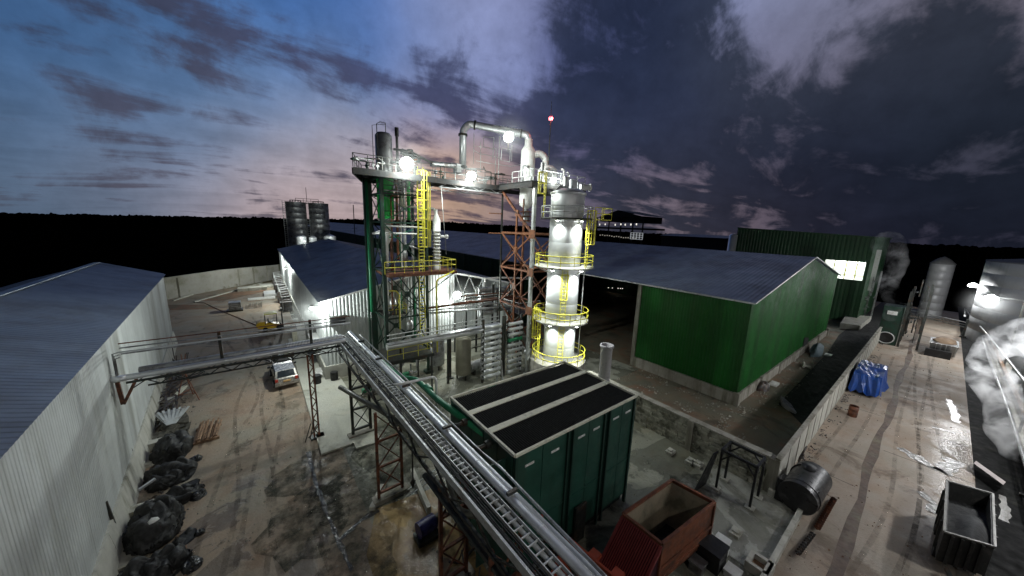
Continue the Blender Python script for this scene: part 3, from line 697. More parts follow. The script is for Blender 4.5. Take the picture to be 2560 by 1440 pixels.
# lower balcony
m = MB().bx(9.9, 17.0, 31.9, 36.2, 8.95, 9.05); m.beam((9.8, 31.9, 8.85), (17.1, 31.9, 8.85), .12, .3).beam((17.0, 31.9, 8.85), (17.0, 36.2, 8.85), .12, .3).beam((9.9, 31.9, 8.85), (9.9, 36.2, 8.85), .12, .3); m.build('balcony', RSTEEL, root)
m = MB().rail([(9.5, 31.95, 9.05), (17.0, 31.95, 9.05), (17.0, 36.1, 9.05), (14.5, 36.1, 9.05)], 1.15, .035, 1.0, mids=(.6,)); m.build('railing', YEL, root)
m = MB().beam((TX1, 33, 6.6), (16.9, 32, 8.8), .1).beam((TX1, 33, 4.4), (11, 33, 8.8), .1); m.build('cross_brace', GSTEEL, root)
# caged ladder
m = MB().ladder((13.3, 32.3, 2.6), (13.3, 32.3, 19.3), .55, .045, .32); m.build('ladder', YEL, root)
m = MB().cage((13.3, 32.25, 11.6), (13.3, 32.25, 18.9), .85, .8, (0.25, -1, 0), .04, .85, 6); m.build('ladder_cage', YEL, root)
m = MB().tube((14.15, 32.0, 11.6), (14.15, 32.0, 18.9), .05, 5).tube((13.9, 31.8, 11.6), (13.9, 31.8, 18.9), .05, 5); m.build('ladder_cage', YEL, root)
# base balcony
m = MB().bx(8.3, 12.5, 28.0, 31.6, 1.75, 1.85); m.beam((8.2, 28, 1.7), (12.6, 28, 1.7), .12, .26).beam((12.5, 28, 1.7), (12.5, 31.6, 1.7), .12, .26); m.build('balcony', DSTEEL, root)
for x, y in ((8.4, 28.1), (12.4, 28.1), (8.4, 31.5), (12.4, 31.5)): MB().beam((x, y, 0), (x, y, 1.7), .12).build('post', DSTEEL, root)
MB().rail([(8.3, 28.05, 1.85), (12.45, 28.05, 1.85), (12.45, 31.5, 1.85)], 1.1, .03, 1.2).build('railing', YEL, root)
# upper platform
root2 = T('walkway_platform', 'high steel walkway platform linking the two towers', 'platform', (16, 34, PZ))
m = MB().hexa([(7.1, 31.6, PZ), (14.8, 31.6, PZ), (14.8, 37.9, PZ), (9.3, 37.9, PZ), (7.1, 31.6, PZ+.08), (14.8, 31.6, PZ+.08), (14.8, 37.9, PZ+.08), (9.3, 37.9, PZ+.08)]); m.bx(14.8, 24.0, 32.6, 35.0, PZ, PZ+.08); m.bx(22.3, 30.2, 26.0, 34.2, PZ+.09, PZ+.16); m.build('deck', DECKM, root2)
m = MB()
for (a, b) in (((7.05, 31.6), (24, 31.75)), ((7.05, 31.6), (9.3, 37.9)), ((9.3, 37.9), (14.8, 37.9)), ((14.8, 35.0), (24, 35.0)), ((22.3, 26.0), (30.2, 26.0)), ((22.3, 26.0), (22.3, 34.2)), ((30.2, 26), (30.2, 34.2)), ((22.3, 34.2), (30.2, 34.2))):
    m.beam((*a, PZ-.22), (*b, PZ-.22), .14, .5)
for k in range(9): x = 7.9+k*1.9; m.beam((x, 31.7, PZ-.1), (x, 33.5 if x < 9 else 37.8 if x < 14.8 else 35, PZ-.1), .1, .2)
m.build('floor_beam', DECKM, root2)
n = 7
for y in (31.8, 35.0):
    m = MB()
    for k in range(n):
        xa, xb = 15+k*8.2/n, 15+(k+1)*8.2/n
        m.beam((xa, y, PZ-.3 if k % 2 else PZ-.8), (xb, y, PZ-.8 if k % 2 else PZ-.3), .07).beam((xa, y, PZ-.8), (xb, y, PZ-.8), .09)
    m.build('truss', SILVD, root2)
for pts in ([(7.1, 31.65), (24.0, 31.75)], [(7.1, 31.65), (9.3, 37.85), (14.8, 37.85)], [(14.8, 35), (22.3, 35)]):
    MB().rail([(*p, PZ+.08) for p in pts], 1.15, .035, 1.25).build('railing', DSTEEL if pts[0][0] < 8 else WSTEEL, root2)
MB().rail([(22.4, 29.5, PZ+.1), (22.4, 26.05, PZ+.1), (30.1, 26.05, PZ+.1), (30.1, 34.1, PZ+.1), (24, 34.1, PZ+.1)], 1.15, .035, 1.3).build('railing', WSTEEL, root2)
rdt = random.Random(17)
_rt = T('deck_piping', 'tangle of small pipes valves and conduit along the high walkway deck', 'pipes', (12, 33.5, PZ))
for k in range(16):
    a = V((rdt.uniform(8.6, 22.5), rdt.uniform(32.6, 34.8), PZ+.1)); h = rdt.uniform(.5, 1.5)
    m = MB().path([a, a+V((0, 0, h)), a+V((rdt.uniform(-1.6, 1.6), rdt.uniform(-.3, .3), h)), a+V((rdt.uniform(-1.6, 1.6), 0, h+rdt.uniform(-.4, .5)))], rdt.uniform(.035, .10), 7, .12)
    c = a+V((0, 0, h*.6)); m.tube(c-V((.12, 0, 0)), c+V((.12, 0, 0)), .13, 8); m.build('pipe', rdt.choice((SILVD, DSTEEL, WSTEEL, GSTEEL, RSTEEL)), _rt)
for k in range(9):
    a = V((rdt.uniform(22.8, 29.3), rdt.uniform(26.6, 33.2), PZ+.17)); h = rdt.uniform(.5, 1.7)
    m = MB().path([a, a+V((0, 0, h)), a+V((rdt.uniform(-1.2, 1.2), rdt.uniform(-.8, .8), h))], rdt.uniform(.05, .12), 7, .12); m.lathe(a, [(.22, 0), (.22, .35), (.1, .5)], 10); m.build('pipe', rdt.choice((SILVD, WSTEEL, WHITE)), _rt)
# thin frames (open stair cage) on the walkway
fr = MB()
def pxf(pts, Y, r=.035, mbx=None):
    q = [ay(a, b, Y) for a, b in pts]
    for a, b in zip(q, q[1:]): mbx.tube(a, b, r, 5)
pxf([(1185, 332), (1184, 410)], 33.5, .03, fr); pxf([(1209, 342), (1235, 344), (1232, 400)], 33, .04, fr); pxf([(1209, 342), (1209, 367), (1232, 373)], 33, .03, fr)
pxf([(1202, 355), (1201, 430)], 33, .03, fr); pxf([(1185, 365), (1240, 372)], 33, .03, fr); pxf([(1183, 375), (1198, 384), (1240, 392), (1252, 396)], 33, .03, fr)
pxf([(1249, 340), (1246, 445)], 32, .045, fr); pxf([(1255, 370), (1276, 374), (1274, 405), (1252, 400), (1255, 370)], 31, .03, fr); pxf([(1280, 363), (1279, 402)], 31, .03, fr)
pxf([(1240, 372), (1238, 435)], 33, .035, fr); pxf([(1190, 402), (1222, 408), (1278, 416), (1310, 410)], 32, .03, fr)
tag(fr.build('stair_frame', WSTEEL), 'open frame of thin white tubes standing on the high walkway', 'frame')
# column vessel in tower 1
root = T('distillation_column', 'bright green and white vessel standing inside the lattice tower', 'vessel', (10.75, 35.1, 9.1))
MB().lathe((10.75, 35.1, 0), [(.8, 14.25), (.8, 18.3)], 24).build('green_shell', GRN, root)
m = MB().lathe((10.75, 35.1, 0), [(.1, 11.6), (.3, 11.9), (.56, 12.7), (.56, 13.9), (.74, 14.0), (.74, 14.25)], 24); m.tube((10.75, 35.1, 9.1), (10.75, 35.1, 11.9), .13); m.build('white_bottom', WHITE, root)
root = T('surge_tank', 'grey upright tank on the left end of the high walkway', 'tank', (10.7, 34.9, PZ))
MB().lathe((10.7, 34.9, 0), [(.78, PZ+.1), (.78, 22.1), (.6, 22.35), (.1, 22.45)], 24).build('shell', SILVD, root)
m = MB().path([(9.9, 34.2, 19.5), (9.9, 34.2, 22.9), (10.3, 34.5, 23.2), (10.9, 34.8, 23.3), (10.9, 34.8, 22.4)], .04, 5); m.path([(9.6, 34.6, 19.5), (9.6, 34.6, 22.8), (10.9, 34.8, 23.2)], .03, 5); m.build('davit', DSTEEL, root)
m = MB().tube((12.0, 34.9, PZ), (12.0, 34.9, 22.3), .14, 8).tube((12.0, 34.9, 22.3), (12.0, 34.9, 23.1), .2, 8); m.build('vent_pipe', BLACK, root)
m = MB().tube((12.3, 34.6, 20.9), (14.2, 34.6, 20.3), .32, 12).tube((13.2, 34.6, 20.4), (13.2, 34.6, 21.2), .3, 10); m.path([(11.4, 34.2, 20.9), (13, 34, 20.9), (15, 34, 20.2), (18.2, 34, 20.1)], .12, 8); m.build('top_piping', DSTEEL, root)
m = MB().tube((15.2, 34.1, 20.05), (18.9, 34.1, 20.25), .28, 12).bx(18.0, 18.6, 33.7, 34.5, 19.5, 20.4); m.build('header_pipe', SILVD, root)
# pipes inside tower
for (x, r, z0, z1, mat, lb) in ((11.9, .13, 10.0, 18.2, RUSTL, 'rusty orange upright pipe inside the lattice tower'), (12.25, .11, 9.1, 18.2, WHITE, 'white upright pipe beside the orange one inside the lattice tower'), (13.15, .18, 14.2, 18.2, GRN, 'short green upright pipe high inside the lattice tower'), (12.65, .16, 9.1, 18.0, SILV, 'silver upright pipe in the middle of the lattice tower'), (13.5, .14, 9.1, 14.2, SILV, 'silver upright pipe ending halfway up the lattice tower')):
    m = MB().tube((x, 35.2, z0), (x, 35.2, z1), r, 10)
    for z in (z0+.1, z1-.2, (z0+z1)/2): m.tube((x, 35.2, z), (x, 35.2, z+.1), r*1.5, 10)
    tag(m.build('pipe', mat), lb, 'pipe')
m = MB().path([(9.2, 36.0, 4.5), (9.2, 36.0, 18.0)], .15, 10); tag(m.build('pipe', GPIPE), 'green standpipe running up the left leg of the lattice tower', 'pipe')
m = MB().path([(12.0, 34.2, 17.5), (12.0, 34.0, 15.55), (15.2, 33.6, 15.5), (15.4, 33.55, 15.2), (15.4, 33.5, 14.4)], .11, 8, .25); tag(m.build('pipe', WHITE), 'white overhead pipe bending down to the small white column', 'pipe')
for z_, r_, lb_ in ((13.6, .1, 'upper of two white pipes running level across the lattice tower'), (12.9, .08, 'lower of two white pipes running level across the lattice tower'), (16.9, .05, 'thin white pipe running level high across the lattice tower')): m = MB().path([(9.9, 33.1, z_), (14.2, 33.1, z_-.1)], r_, 8); tag(m.build('pipe', WHITE), lb_, 'pipe')
m = MB().path([(11, 32.6, 3.2), (11, 32.6, 6.8), (10.7, 32.6, 7.2), (10.0, 32.6, 7.3)], .07, 6); tag(m.build('pipe', YEL), 'thin yellow pipe bent over low on the lattice tower', 'pipe')
_rt = T('tower_piping', 'crowd of thin process pipes and small ledges inside the lattice tower', 'pipes', (12, 35, 0)); rdp = random.Random(23)
for k in range(9):
    x, y, z0 = rdp.uniform(10.1, 13.9), rdp.uniform(33.6, 36.3), rdp.choice((.5, 4.4, 9.1)); z1 = z0+rdp.uniform(3.5, 8.5)
    MB().path([(x, y, z0), (x, y, z1), (x+rdp.uniform(-1.5, 1.5), y, z1), (x+rdp.uniform(-1.5, 1.5), y, z1+rdp.uniform(.3, 1.4))], rdp.uniform(.045, .11), 8, .2).build('pipe', rdp.choice((SILV, SILVD, WSTEEL, GPIPE, RSTEEL)), _rt)
for z in (4.35, 13.95, 16.4):
    MB().bx(10.0, 12.2, 34.0, 36.5, z, z+.06).build('ledge', DECKM, _rt); MB().rail([(10.0, 34.0, z+.06), (12.2, 34.0, z+.06), (12.2, 36.5, z+.06)], 1.0, .03, 1.1).build('railing', DSTEEL if z > 9 else YEL, _rt)
for (x, z) in ((11.2, 5.2), (13.0, 2.4), (12.6, 10.2), (11.3, 17.2)):
    MB().lathe((x, 35.3, 0), [(.1, z-.5), (.34, z-.3), (.34, z+.6), (.1, z+.8)], 16).build('small_vessel', SILVD, _rt)
root = T('stripping_column', 'slim white column with stacked flanges and a pointed top on the tower balcony', 'column', (15.45, 33.4, 9.05))
pr_ = [(.42, 9.05), (.42, 9.6)]
for k in range(10): z = 9.6+k*.36; pr_ += [(.36, z), (.36, z+.26), (.46, z+.28), (.46, z+.34)]
pr_ += [(.42, 13.2), (.42, 14.3), (.12, 15.0), (.12, 15.4)]
MB().lathe((15.45, 33.4, 0), pr_, 18).build('shell', WHITE, root)
m = MB().tube((15.8, 33.3, 12.6), (16.5, 33.1, 12.6), .12).tube((16.4, 33.1, 12.6), (16.6, 33.1, 12.6), .22); m.build('nozzle', WHITE, root)
m = MB().beam((15.9, 31.2, 0.1), (15.9, 31.2, 9), .08); m.path([ay(1103, 470, 31.6), ay(1116, 636, 31.6)], .03, 5); tag(m.build('pipe', WSTEEL), 'thin slanting rod and drop pipe right of the small white column', 'pipe')
m = MB().path([(16.9-.2, 31.8, 9), (14.6, 31.6, 8.2), (14.6, 31.6, .3)], .09, 8, .3); tag(m.build('pipe', YEL), 'yellow and grey drop pipe from the tower balcony to the floor', 'pipe')

# ================================================================ ORANGE TOWER
root = T('support_tower', 'rusty orange braced steel tower beside the shining column', 'tower', (24.5, 29, 0))
SX0, SX1, SY0, SY1 = 23.0, 26.3, 26.4, 32.0
for (x, y, w, mt_) in ((SX0, SY0, .32, WSTEEL), (SX0, SY1, .16, DSTEEL), (SX1, SY0, .25, RUSTL), (SX1, SY1, .2, RUSTL)):
    m = MB().beam((x, y, 0), (x, y, PZ-.1), w, w); m.bx(x-.3, x+.3, y-.3, y+.3, 0, .2); m.build('leg', mt_, root)
MB().beam((SX0, 29.2, 2), (SX0, 29.2, 15.2), .16, .16).build('leg', RUSTL, root)
sf = [((SX0, SY0), (SX1, SY0)), ((SX0, SY0), (SX0, SY1)), ((SX1, SY0), (SX1, SY1)), ((SX0, SY1), (SX1, SY1))]
for z in (5.0, 9.2, 13.2): 
    for a, b in sf: MB().beam((*a, z), (*b, z), .15, .18).build('cross_beam', RUSTL if z > 9 else RSTEEL, root)
for a, b in ((0.4, 5.0), (5.0, 9.2), (9.2, 13.2)):
    for p, q in sf: MB().xbr((*p, a), (*q, a), (*p, b), (*q, b), .12).build('cross_brace', RUSTL if a > 8 else RSTEEL, root)
MB().beam((SX0, SY1, 17.8), (SX0, 29.2, 15.4), .22).beam((SX0, 29.2, 15.4), (SX0, SY0+.2, 13.3), .22).build('knee_brace', RSTEEL, root)
m = MB()
for z in (9.2, 13.2, 5.0): m.bx(SX0-.2, SX0-.12, SY0-.45, SY0+.45, z-.45, z+.45); m.bx(SX0-.1, SX0+.1, 28.95, 29.45, z+1.9, z+2.5)
m.build('gusset_plate', RUSTL, root)
m = MB().beam((21.2, SY1, 15.3), (SX0, SY1, 15.3), .1); m.beam((21.2, 32, 13.1), (26, 26.2, 13.15), .1); m.build('outrigger', RUSTL, root)
# separator and duct on tower 2
root = T('cyclone_separator', 'white cyclone vessel with curved elbow on top of the orange tower', 'vessel', (24.9, 30, PZ))
MB().lathe((24.9, 30, 0), [(.15, 15.9), (.75, 16.3), (.8, 16.6), (.8, 18.2)], 24).build('lower_shell', WHITE, root)
MB().lathe((24.9, 30, 0), [(.5, 18.5), (.8, 19.6), (.8, 22.2), (.45, 22.75), (.42, 23.4)], 24).build('upper_shell', WHITE, root)
m = MB().path([(25.0, 29.9, 21.7), (26.0, 29.2, 22.0), (26.6, 29.0, 21.6), (26.7, 28.9, 19.8)], .38, 14, .6); m.build('side_elbow', WHITE, root)
m = MB().lathe((26.0, 27.9, 0), [(1.0, 18.55), (1.1, 19.2), (1.05, 20.1), (.6, 20.5), (.1, 20.6)], 20); m.build('receiver', WHITE, root)
m = MB().lathe((24.6, 27.2, 0), [(.35, 18.55), (.35, 19.5), (.2, 19.6), (.2, 20.6)], 12); m.lathe((24.9, 30, 0), [(.5, 14.4), (.45, 15.6), (.2, 15.9)], 14); m.build('valve', SILVD, root)
m = MB()
for z in (14.6, 15.1, 15.6): m.hoop((24.9, 30, z), .62, .07)
m.path([(24.2, 29.6, 14.6), (24.2, 29.6, 17)], .08, 6); m.build('valve_ring', RSTEEL, root)
root = T('vapour_duct', 'large silver vapour duct arching above the high walkway', 'duct', (19, 34, 20))
m = MB().path([(18.9, 34, 20.2), (18.9, 34, 24.0), (19.6, 34, 24.75), (20.3, 33.8, 24.75), (24.2, 30.6, 24.0), (24.75, 30.1, 23.9), (24.9, 30, 23.2)], .38, 16, .5); m.build('pipe', SILV, root)
for p, q in (((18.9, 34, 23.4), (18.9, 34, 23.6)), ((20.2, 33.85, 24.75), (20.35, 33.75, 24.73)), ((18.9, 34, 20.1), (18.9, 34, 20.3)), ((24.2, 30.65, 24.0), (24.33, 30.55, 23.98))): MB().tube(p, q, .5, 16).build('flange', DSTEEL, root)
m = MB()
a, b = V((22.2, 32.25, 24.38)), V((24.1, 30.7, 24.02))
for k in range(9): c = a.lerp(b, k/8); m.tube(c, c+(b-a).normalized()*.06, .42, 14)
m.build('bellows', SILV, root)
# beacon mast
q = ay(1372, 392, 27.8); tp = ay(1377, 252, 27.8); bc = ay(1377, 297, 27.8)
root = T('beacon_mast', 'thin lightning mast with a glowing red warning light', 'mast', (q.x, q.y, PZ))
MB().tube((bc.x, bc.y, PZ), (bc.x, bc.y, bc.z), .05, 6).tube((bc.x, bc.y, bc.z), (bc.x, bc.y, tp.z), .025, 5).build('mast', DSTEEL, root)
MB().lathe((bc.x, bc.y, 0), [(.18, bc.z-.15), (.25, bc.z), (.18, bc.z+.2), (.02, bc.z+.25)], 12).build('red_lamp', REDL, root); light(root, (bc.x, bc.y-.4, bc.z), 60, (1, .1, .1), .1)
# ================================================================ SHINING COLUMN
CX, CY = 24.2, 22.9
COLM = M('brushed_column_cladding', (.78, .80, .80), .42, .6, .04, 1.5, None, rvar=.02)
_p = COLM.node_tree.nodes['Principled BSDF']; _tn = COLM.node_tree.nodes.new('ShaderNodeTangent'); _tn.direction_type = 'RADIAL'; _tn.axis = 'Z'
COLM.node_tree.links.new(_tn.outputs[0], _p.inputs['Tangent']); _p.inputs['Anisotropic'].default_value = .8
root = T('evaporator_column', 'tall shining silver column ringed by four yellow railed balconies', 'column', (CX, CY, 0))
pr_ = [(1.62, 0.31)]
for k in range(11): z = .6+k*1.5; pr_ += [(1.6, z), (1.6, z+1.46), (1.597, z+1.48)]
MB().lathe((CX, CY, 0), pr_, 48, False).build('shell', COLM, root)
m = MB().lathe((CX, CY, 0), [(1.6, 17.08), (1.72, 17.1), (1.72, 17.25), (1.1, 17.6), (.02, 17.7)], 40); m.build('lid', SILV, root)
m = MB().tube((CX-.35, CY, 17.4), (CX-.35, CY, 18.7), .28, 14).bx(CX+.1, CX+.8, CY-.3, CY+.4, 17.5, 18.5).tube((CX+1.0, CY-.3, 17.4), (CX+1.0, CY-.3, 18.3), .08); m.build('top_nozzle', SILV, root)
m = MB().path([(CX-1.5, CY+.3, 17.2), (CX-1.0, CY+.2, 17.8), (CX-.2, CY, 17.6)], .14, 8); m.build('lifting_bracket', WHITE, root)
m = MB().tube((CX+1.2, CY-.4, 17.9), (CX+2.1, CY-.8, 17.9), .28, 12).tube((CX+2.05, CY-.8, 17.9), (CX+2.15, CY-.85, 17.9), .36, 12); m.build('side_nozzle', WHITE, root)
MB().lathe((CX, CY, 0), [(2.85, 0), (2.85, .5), (1.7, .52)], 40).build('pedestal', CONC, root)
for i, (z, R) in enumerate(((.55, 2.75), (4.8, 2.75), (10.25, 2.85), (14.85, 2.5))):
    n = 40; m = MB()
    if i: m.lathe((CX, CY, 0), [(1.62, z-.02), (R, z-.02), (R, z+.04), (1.62, z+.04)], n, False); m.hoop((CX, CY, z-.02), R, .07, n=n); m.build('balcony', CONCP if i < 3 else DSTEEL, root)
    m = MB()
    for zz in (1.1, .55): m.hoop((CX, CY, z+zz), R-.03, .045, n=n)
    for k in range(14): t = 2*math.pi*k/14+.2; m.tube((CX+(R-.03)*math.cos(t), CY+(R-.03)*math.sin(t), z), (CX+(R-.03)*math.cos(t), CY+(R-.03)*math.sin(t), z+1.1), .035, 5)
    m.build('railing', YEL if i < 3 else WSTEEL, root)
m = MB()
for k in range(8): t = math.pi*2*k/8; m.beam((CX+1.6*math.cos(t), CY+1.6*math.sin(t), 9.5), (CX+2.7*math.cos(t), CY+2.7*math.sin(t), 10.1), .07).beam((CX+1.6*math.cos(t), CY+1.6*math.sin(t), 4.1), (CX+2.6*math.cos(t), CY+2.6*math.sin(t), 4.7), .07)
m.build('balcony_bracket', WSTEEL, root)
vd = V((-CX, -CY, 0)).normalized(); sdv = V((-vd.y, vd.x, 0))
fd = (vd+sdv*.1).normalized(); c0 = V((CX, CY, 0))+fd*1.75; sd2 = (-fd.y, fd.x, 0)
MB().ladder(c0+V((0, 0, .6)), c0+V((0, 0, 10.3)), .5, .035, .34, sd2).build('ladder', YEL, root)
m = MB().cage(c0+V((0, 0, 7.2)), c0+V((0, 0, 9.6)), .7, .55, tuple(fd), .035, .8, 5); m.build('ladder_cage', YEL, root)
fl_ = (vd*.35-sdv*-1.0).normalized(); 
for (ang, z0, z1) in ((-1.25, 14.9, 19.0), (-1.15, .7, 5.9), (1.1, 10.3, 15.6)):
    f = (vd*math.cos(ang)+V((vd.y, -vd.x, 0))*math.sin(ang)*-1).normalized(); c = V((CX, CY, 0))+f*2.3; s_ = (-f.y, f.x, 0)
    MB().ladder(c+V((0, 0, z0)), c+V((0, 0, z1)), .5, .04, .34, s_).build('ladder', YEL, root)
    MB().cage(c+V((0, 0, z0+2.2)), c+V((0, 0, z1)), .8, .7, tuple(f), .04, .8, 6).build('ladder_cage', YEL, root)
# right side projecting gantry at the top balcony
m = MB().bx(CX+1.6, CX+4.2, CY-2.1, CY-.9, 14.83, 14.88); m.rail([(CX+1.6, CY-2.1, 14.88), (CX+4.2, CY-2.1, 14.88), (CX+4.2, CY-.9, 14.88)], 1.1, .035, 1.2); m.build('side_balcony', YEL, root)
m = MB().path([(CX+1.85, CY-1.1, 14.4), (CX+1.85, CY-1.1, 1)], .05, 6); m.build('conduit', WSTEEL, root)
# column luminaires
for i, (z, R) in enumerate(((4.55, 2.6), (10.0, 2.65), (14.6, 2.3))):
    for j, ang in enumerate((-.75, .42)):
        f = (vd*math.cos(ang)+V((vd.y, -vd.x, 0))*math.sin(ang)).normalized(); c = V((CX, CY, z))+f*(R-.25)
        rt = T('column_light', ['lowest', 'middle', 'topmost'][i]+' balcony '+['right', 'left'][j]+' hand lamp washing light down the silver column', 'lamp', c, 'lamps under the column balconies')
        MB().bx(c.x-.12, c.x+.12, c.y-.12, c.y+.12, z+.02, z+.2).build('housing', DSTEEL, rt)
        MB().bx(c.x-.1, c.x+.1, c.y-.1, c.y+.1, z-.02, z+.015).build('lens', LIT, rt)
        light(rt, c+V((0, 0, -.1)), (1500, 950)[j], r=.08, spot=110, aim=c+V((0, 0, -3))-f*.5, blend=.9)

XF[0] = 1.0
# ================================================================ PIPE RACK
R0, R1 = V((4.45, 25.2, 0)), V((5.08, 4.0, 0)); RD = (R1-R0).normalized(); RS = V((-RD.y, RD.x, 0))  # RS points +x
if RS.x < 0: RS = -RS
def rk(u, v, z): return R0+RD*u+RS*v+V((0, 0, z))
RL = 27.5
root = T('pipe_rack', 'long elevated pipe rack crossing the foreground with its cable ladder', 'pipe rack', rk(10, 0, 0))
MB().beam(rk(0, -.62, 5.9), rk(RL, -.62, 5.9), .07, .28).build('side_beam', WSTEEL, root)
MB().beam(rk(0, .66, 5.86), rk(RL, .66, 5.86), .07, .2).build('side_beam', DSTEEL, root)
for k in range(22): MB().beam(rk(k*1.27, -.62, 5.72), rk(k*1.27, .66, 5.72), .09, .1).build('cross_member', DSTEEL, root)
for v in (-.55, .6):
    m = MB(); m.beam(rk(0, v, 5.0), rk(RL, v, 5.0), .1, .12)
    for k in range(22): m.beam(rk(k*1.27, v, 5.0 if k % 2 else 5.75), rk((k+1)*1.27, v, 5.75 if k % 2 else 5.0), .06)
    m.build('truss', DSTEEL, root)
MB().beam(rk(0, -.22, 5.93), rk(RL, -.22, 5.93), .03, .12).beam(rk(0, .16, 5.93), rk(RL, .16, 5.93), .03, .12).build('cable_ladder_rail', WSTEEL, root)
m = MB()
for k in range(98): m.beam(rk(k*.28+.1, -.21, 5.93), rk(k*.28+.1, .15, 5.93), .035, .04)
m.build('cable_ladder_rung', WSTEEL, root)['kind'] = 'stuff'
m = MB()
for i in range(5):
    m.path([rk(u, -.54+i*.055+.02*math.sin(u*.7+i*2), 6.0+.02*math.sin(u*1.1+i)) for u in [j*.9 for j in range(31)]], .022, 5)
m.build('cable', BLKPL, root)
def ipipe(mb, u0, u1, v, z, r, seg=3.1):
    mb.tube(rk(u0, v, z), rk(u1, v, z), r, 14)
    u = u0+seg*.4
    while u < u1: mb.tube(rk(u, v, z), rk(u+.05, v, z), r+.012, 14); u += seg
    return mb
ipipe(MB(), 0, RL, .38, 6.03, .135).build('insulated_pipe', SILV, root)
ipipe(MB(), 5.5, RL, .62, 5.99, .075).build('insulated_pipe', SILV, root)
MB().tube(rk(0, .06, 5.82), rk(RL, .06, 5.82), .07, 8).build('steel_pipe', WSTEEL, root)
m = MB()
for u in (3, 6.5, 10.5, 14.6, 18.6, 22.5): MB().bx(*(lambda c: (c.x-.18, c.x+.18, c.y-.05, c.y+.05, 6.2, 6.3))(rk(u, .4, 0))).build('pipe_clamp', DSTEEL, root)
MB().path([rk(.5, .95, 5.9), rk(16.2, .92, 5.9), rk(17.5, .85, 6.1), rk(20, .62, 6.26), rk(RL, .3, 6.28)], .045, 8).build('conduit', SILVD, root)
# long dark pipe hanging below the rack on its left
m = MB().path([az(850, 968, 4.8), az(975, 1040, 4.8), az(1110, 1150, 4.7), rk(16.8, -.4, 4.6), rk(17.5, .1, 4.7), rk(17.7, .7, 5.2)], .12, 10, .5); tag(m.build('pipe', M('dull_olive_pipe', (.12, .12, .09), .5, .3)), 'dull dark pipe hanging below the left side of the pipe rack', 'pipe')
m = MB().tube(rk(14.5, -.5, 4.5), rk(RL, -.2, 4.2), .11, 10); tag(m.build('pipe', DSTEEL), 'thick dark pipe running under the near end of the pipe rack', 'pipe')
# bent white vent pipe over the rack
_e = az(1084, 942, 6.35); m = MB().path([az(985, 962, 6.3), az(1003, 960, 6.35), _e, V((_e.x+.1, _e.y-.1, 6.2)), V((_e.x+.1, _e.y-.1, 4.0))], .065, 8, .25); tag(m.build('pipe', WHITE), 'thin white pipe bending off the pipe rack towards the green cooling tower', 'pipe')
def trestle(c, half, h, w, lab, mt_, red=True, base=True, levels=3):
    rt = T('trestle', lab, 'support', c, 'trestles under the pipe rack')
    c = V(c); a, b = c-RS*half, c+RS*half
    for p in (a, b):
        MB().beam(p, p+V((0, 0, h)), w).build('post', mt_, rt)
    for k in range(levels):
        z0, z1 = .5+k*(h-.6)/levels, .5+(k+1)*(h-.6)/levels
        MB().beam(a+V((0, 0, z0)), b+V((0, 0, z0)), w*.8).xbr(a+V((0, 0, z0)), b+V((0, 0, z0)), a+V((0, 0, z1)), b+V((0, 0, z1)), .05).build('brace', RSTEEL if red else mt_, rt)
    if base: MB().beam(a-RS*.3+V((0, 0, .12)), b+RS*.3+V((0, 0, .12)), .5, .24).build('footing', CONC, rt)
    return rt
trestle((4.45, 15.35, 0), .6, 4.95, .12, 'braced trestle with red struts under the middle of the pipe rack', RSTEEL)
trestle((5.05, 9.6, 0), .55, 4.95, .13, 'rusty trestle under the near part of the pipe rack', RSTEEL)
trestle((4.55, 21.6, 0), .55, 4.95, .16, 'dark braced trestle under the far part of the pipe rack', DSTEEL, False)
trestle((5.1, 6.4, 0), .55, 4.95, .12, 'trestle under the pipe rack nearest the camera', RSTEEL)
# pendant weight
q = az(1033, 1235); m = MB().beam((q.x, q.y, 5), (q.x, q.y, .8), .06); m.lathe((q.x, q.y, 0), [(.02, .35), (.16, .75), (.02, .9)], 4); tag(m.build('hanging_hook', DSTEEL), 'thin rod with an arrow shaped end hanging below the pipe rack', 'hook')

# ================================================================ CROSS BRIDGE TO LEFT WAREHOUSE
BY = 23.7
root = T('pipe_bridge', 'pipe bridge spanning the yard from the grey warehouse to the pipe rack', 'pipe bridge', (-1, BY, 6))
MB().tube((-5.6, BY-.25, 6.02), (4.2, BY-.35, 6.1), .15, 14).build('insulated_pipe', SILV, root)
MB().tube((-5.3, BY+.45, 6.06), (4.2, BY+.4, 6.1), .18, 14).build('insulated_pipe', SILVD, root)
MB().path([(-5.6, BY-.25, 6.02), (-6.0, BY-.3, 6.02), (-6.2, BY-.1, 6.0)], .15, 12).build('pipe_end', SILV, root)
m = MB()
for i in range(40): x = 1.0+i*.08; m.tube((x, BY+.4, 6.1), (x+.03, BY+.4, 6.1), .20, 12)
m.build('corrugated_sleeve', SILV, root)
for dy in (-.45, .55):
    m = MB().beam((-5.6, BY+dy, 5.82), (4.0, BY+dy, 5.82), .08, .1).beam((-4.9, BY+dy, 5.5), (4.0, BY+dy, 5.5), .07, .07)
    for k in range(20): xa = -5.4+k*.47; m.beam((xa, BY+dy, 5.82 if k % 2 else 5.5), (xa+.47, BY+dy, 5.5 if k % 2 else 5.82), .045)
    m.build('truss', DSTEEL, root)
for x, mt_ in ((-2.05, DSTEEL), (2.3, DSTEEL)): MB().beam((x, BY+.1, 5.6), (x, BY+.1, 7.7), .14, .14).build('upright', mt_, root)
for (y, z, r, mt_) in ((BY+.1, 7.68, .03, RSTEEL), (BY+.1, 7.45, .035, SILVD), (BY-.1, 7.3, .04, SILV), (BY+.2, 7.12, .04, SILVD)):
    MB().tube((-5.75, y, z), (4.6, y-.2, z-.03), r, 8).build('small_pipe', mt_, root)
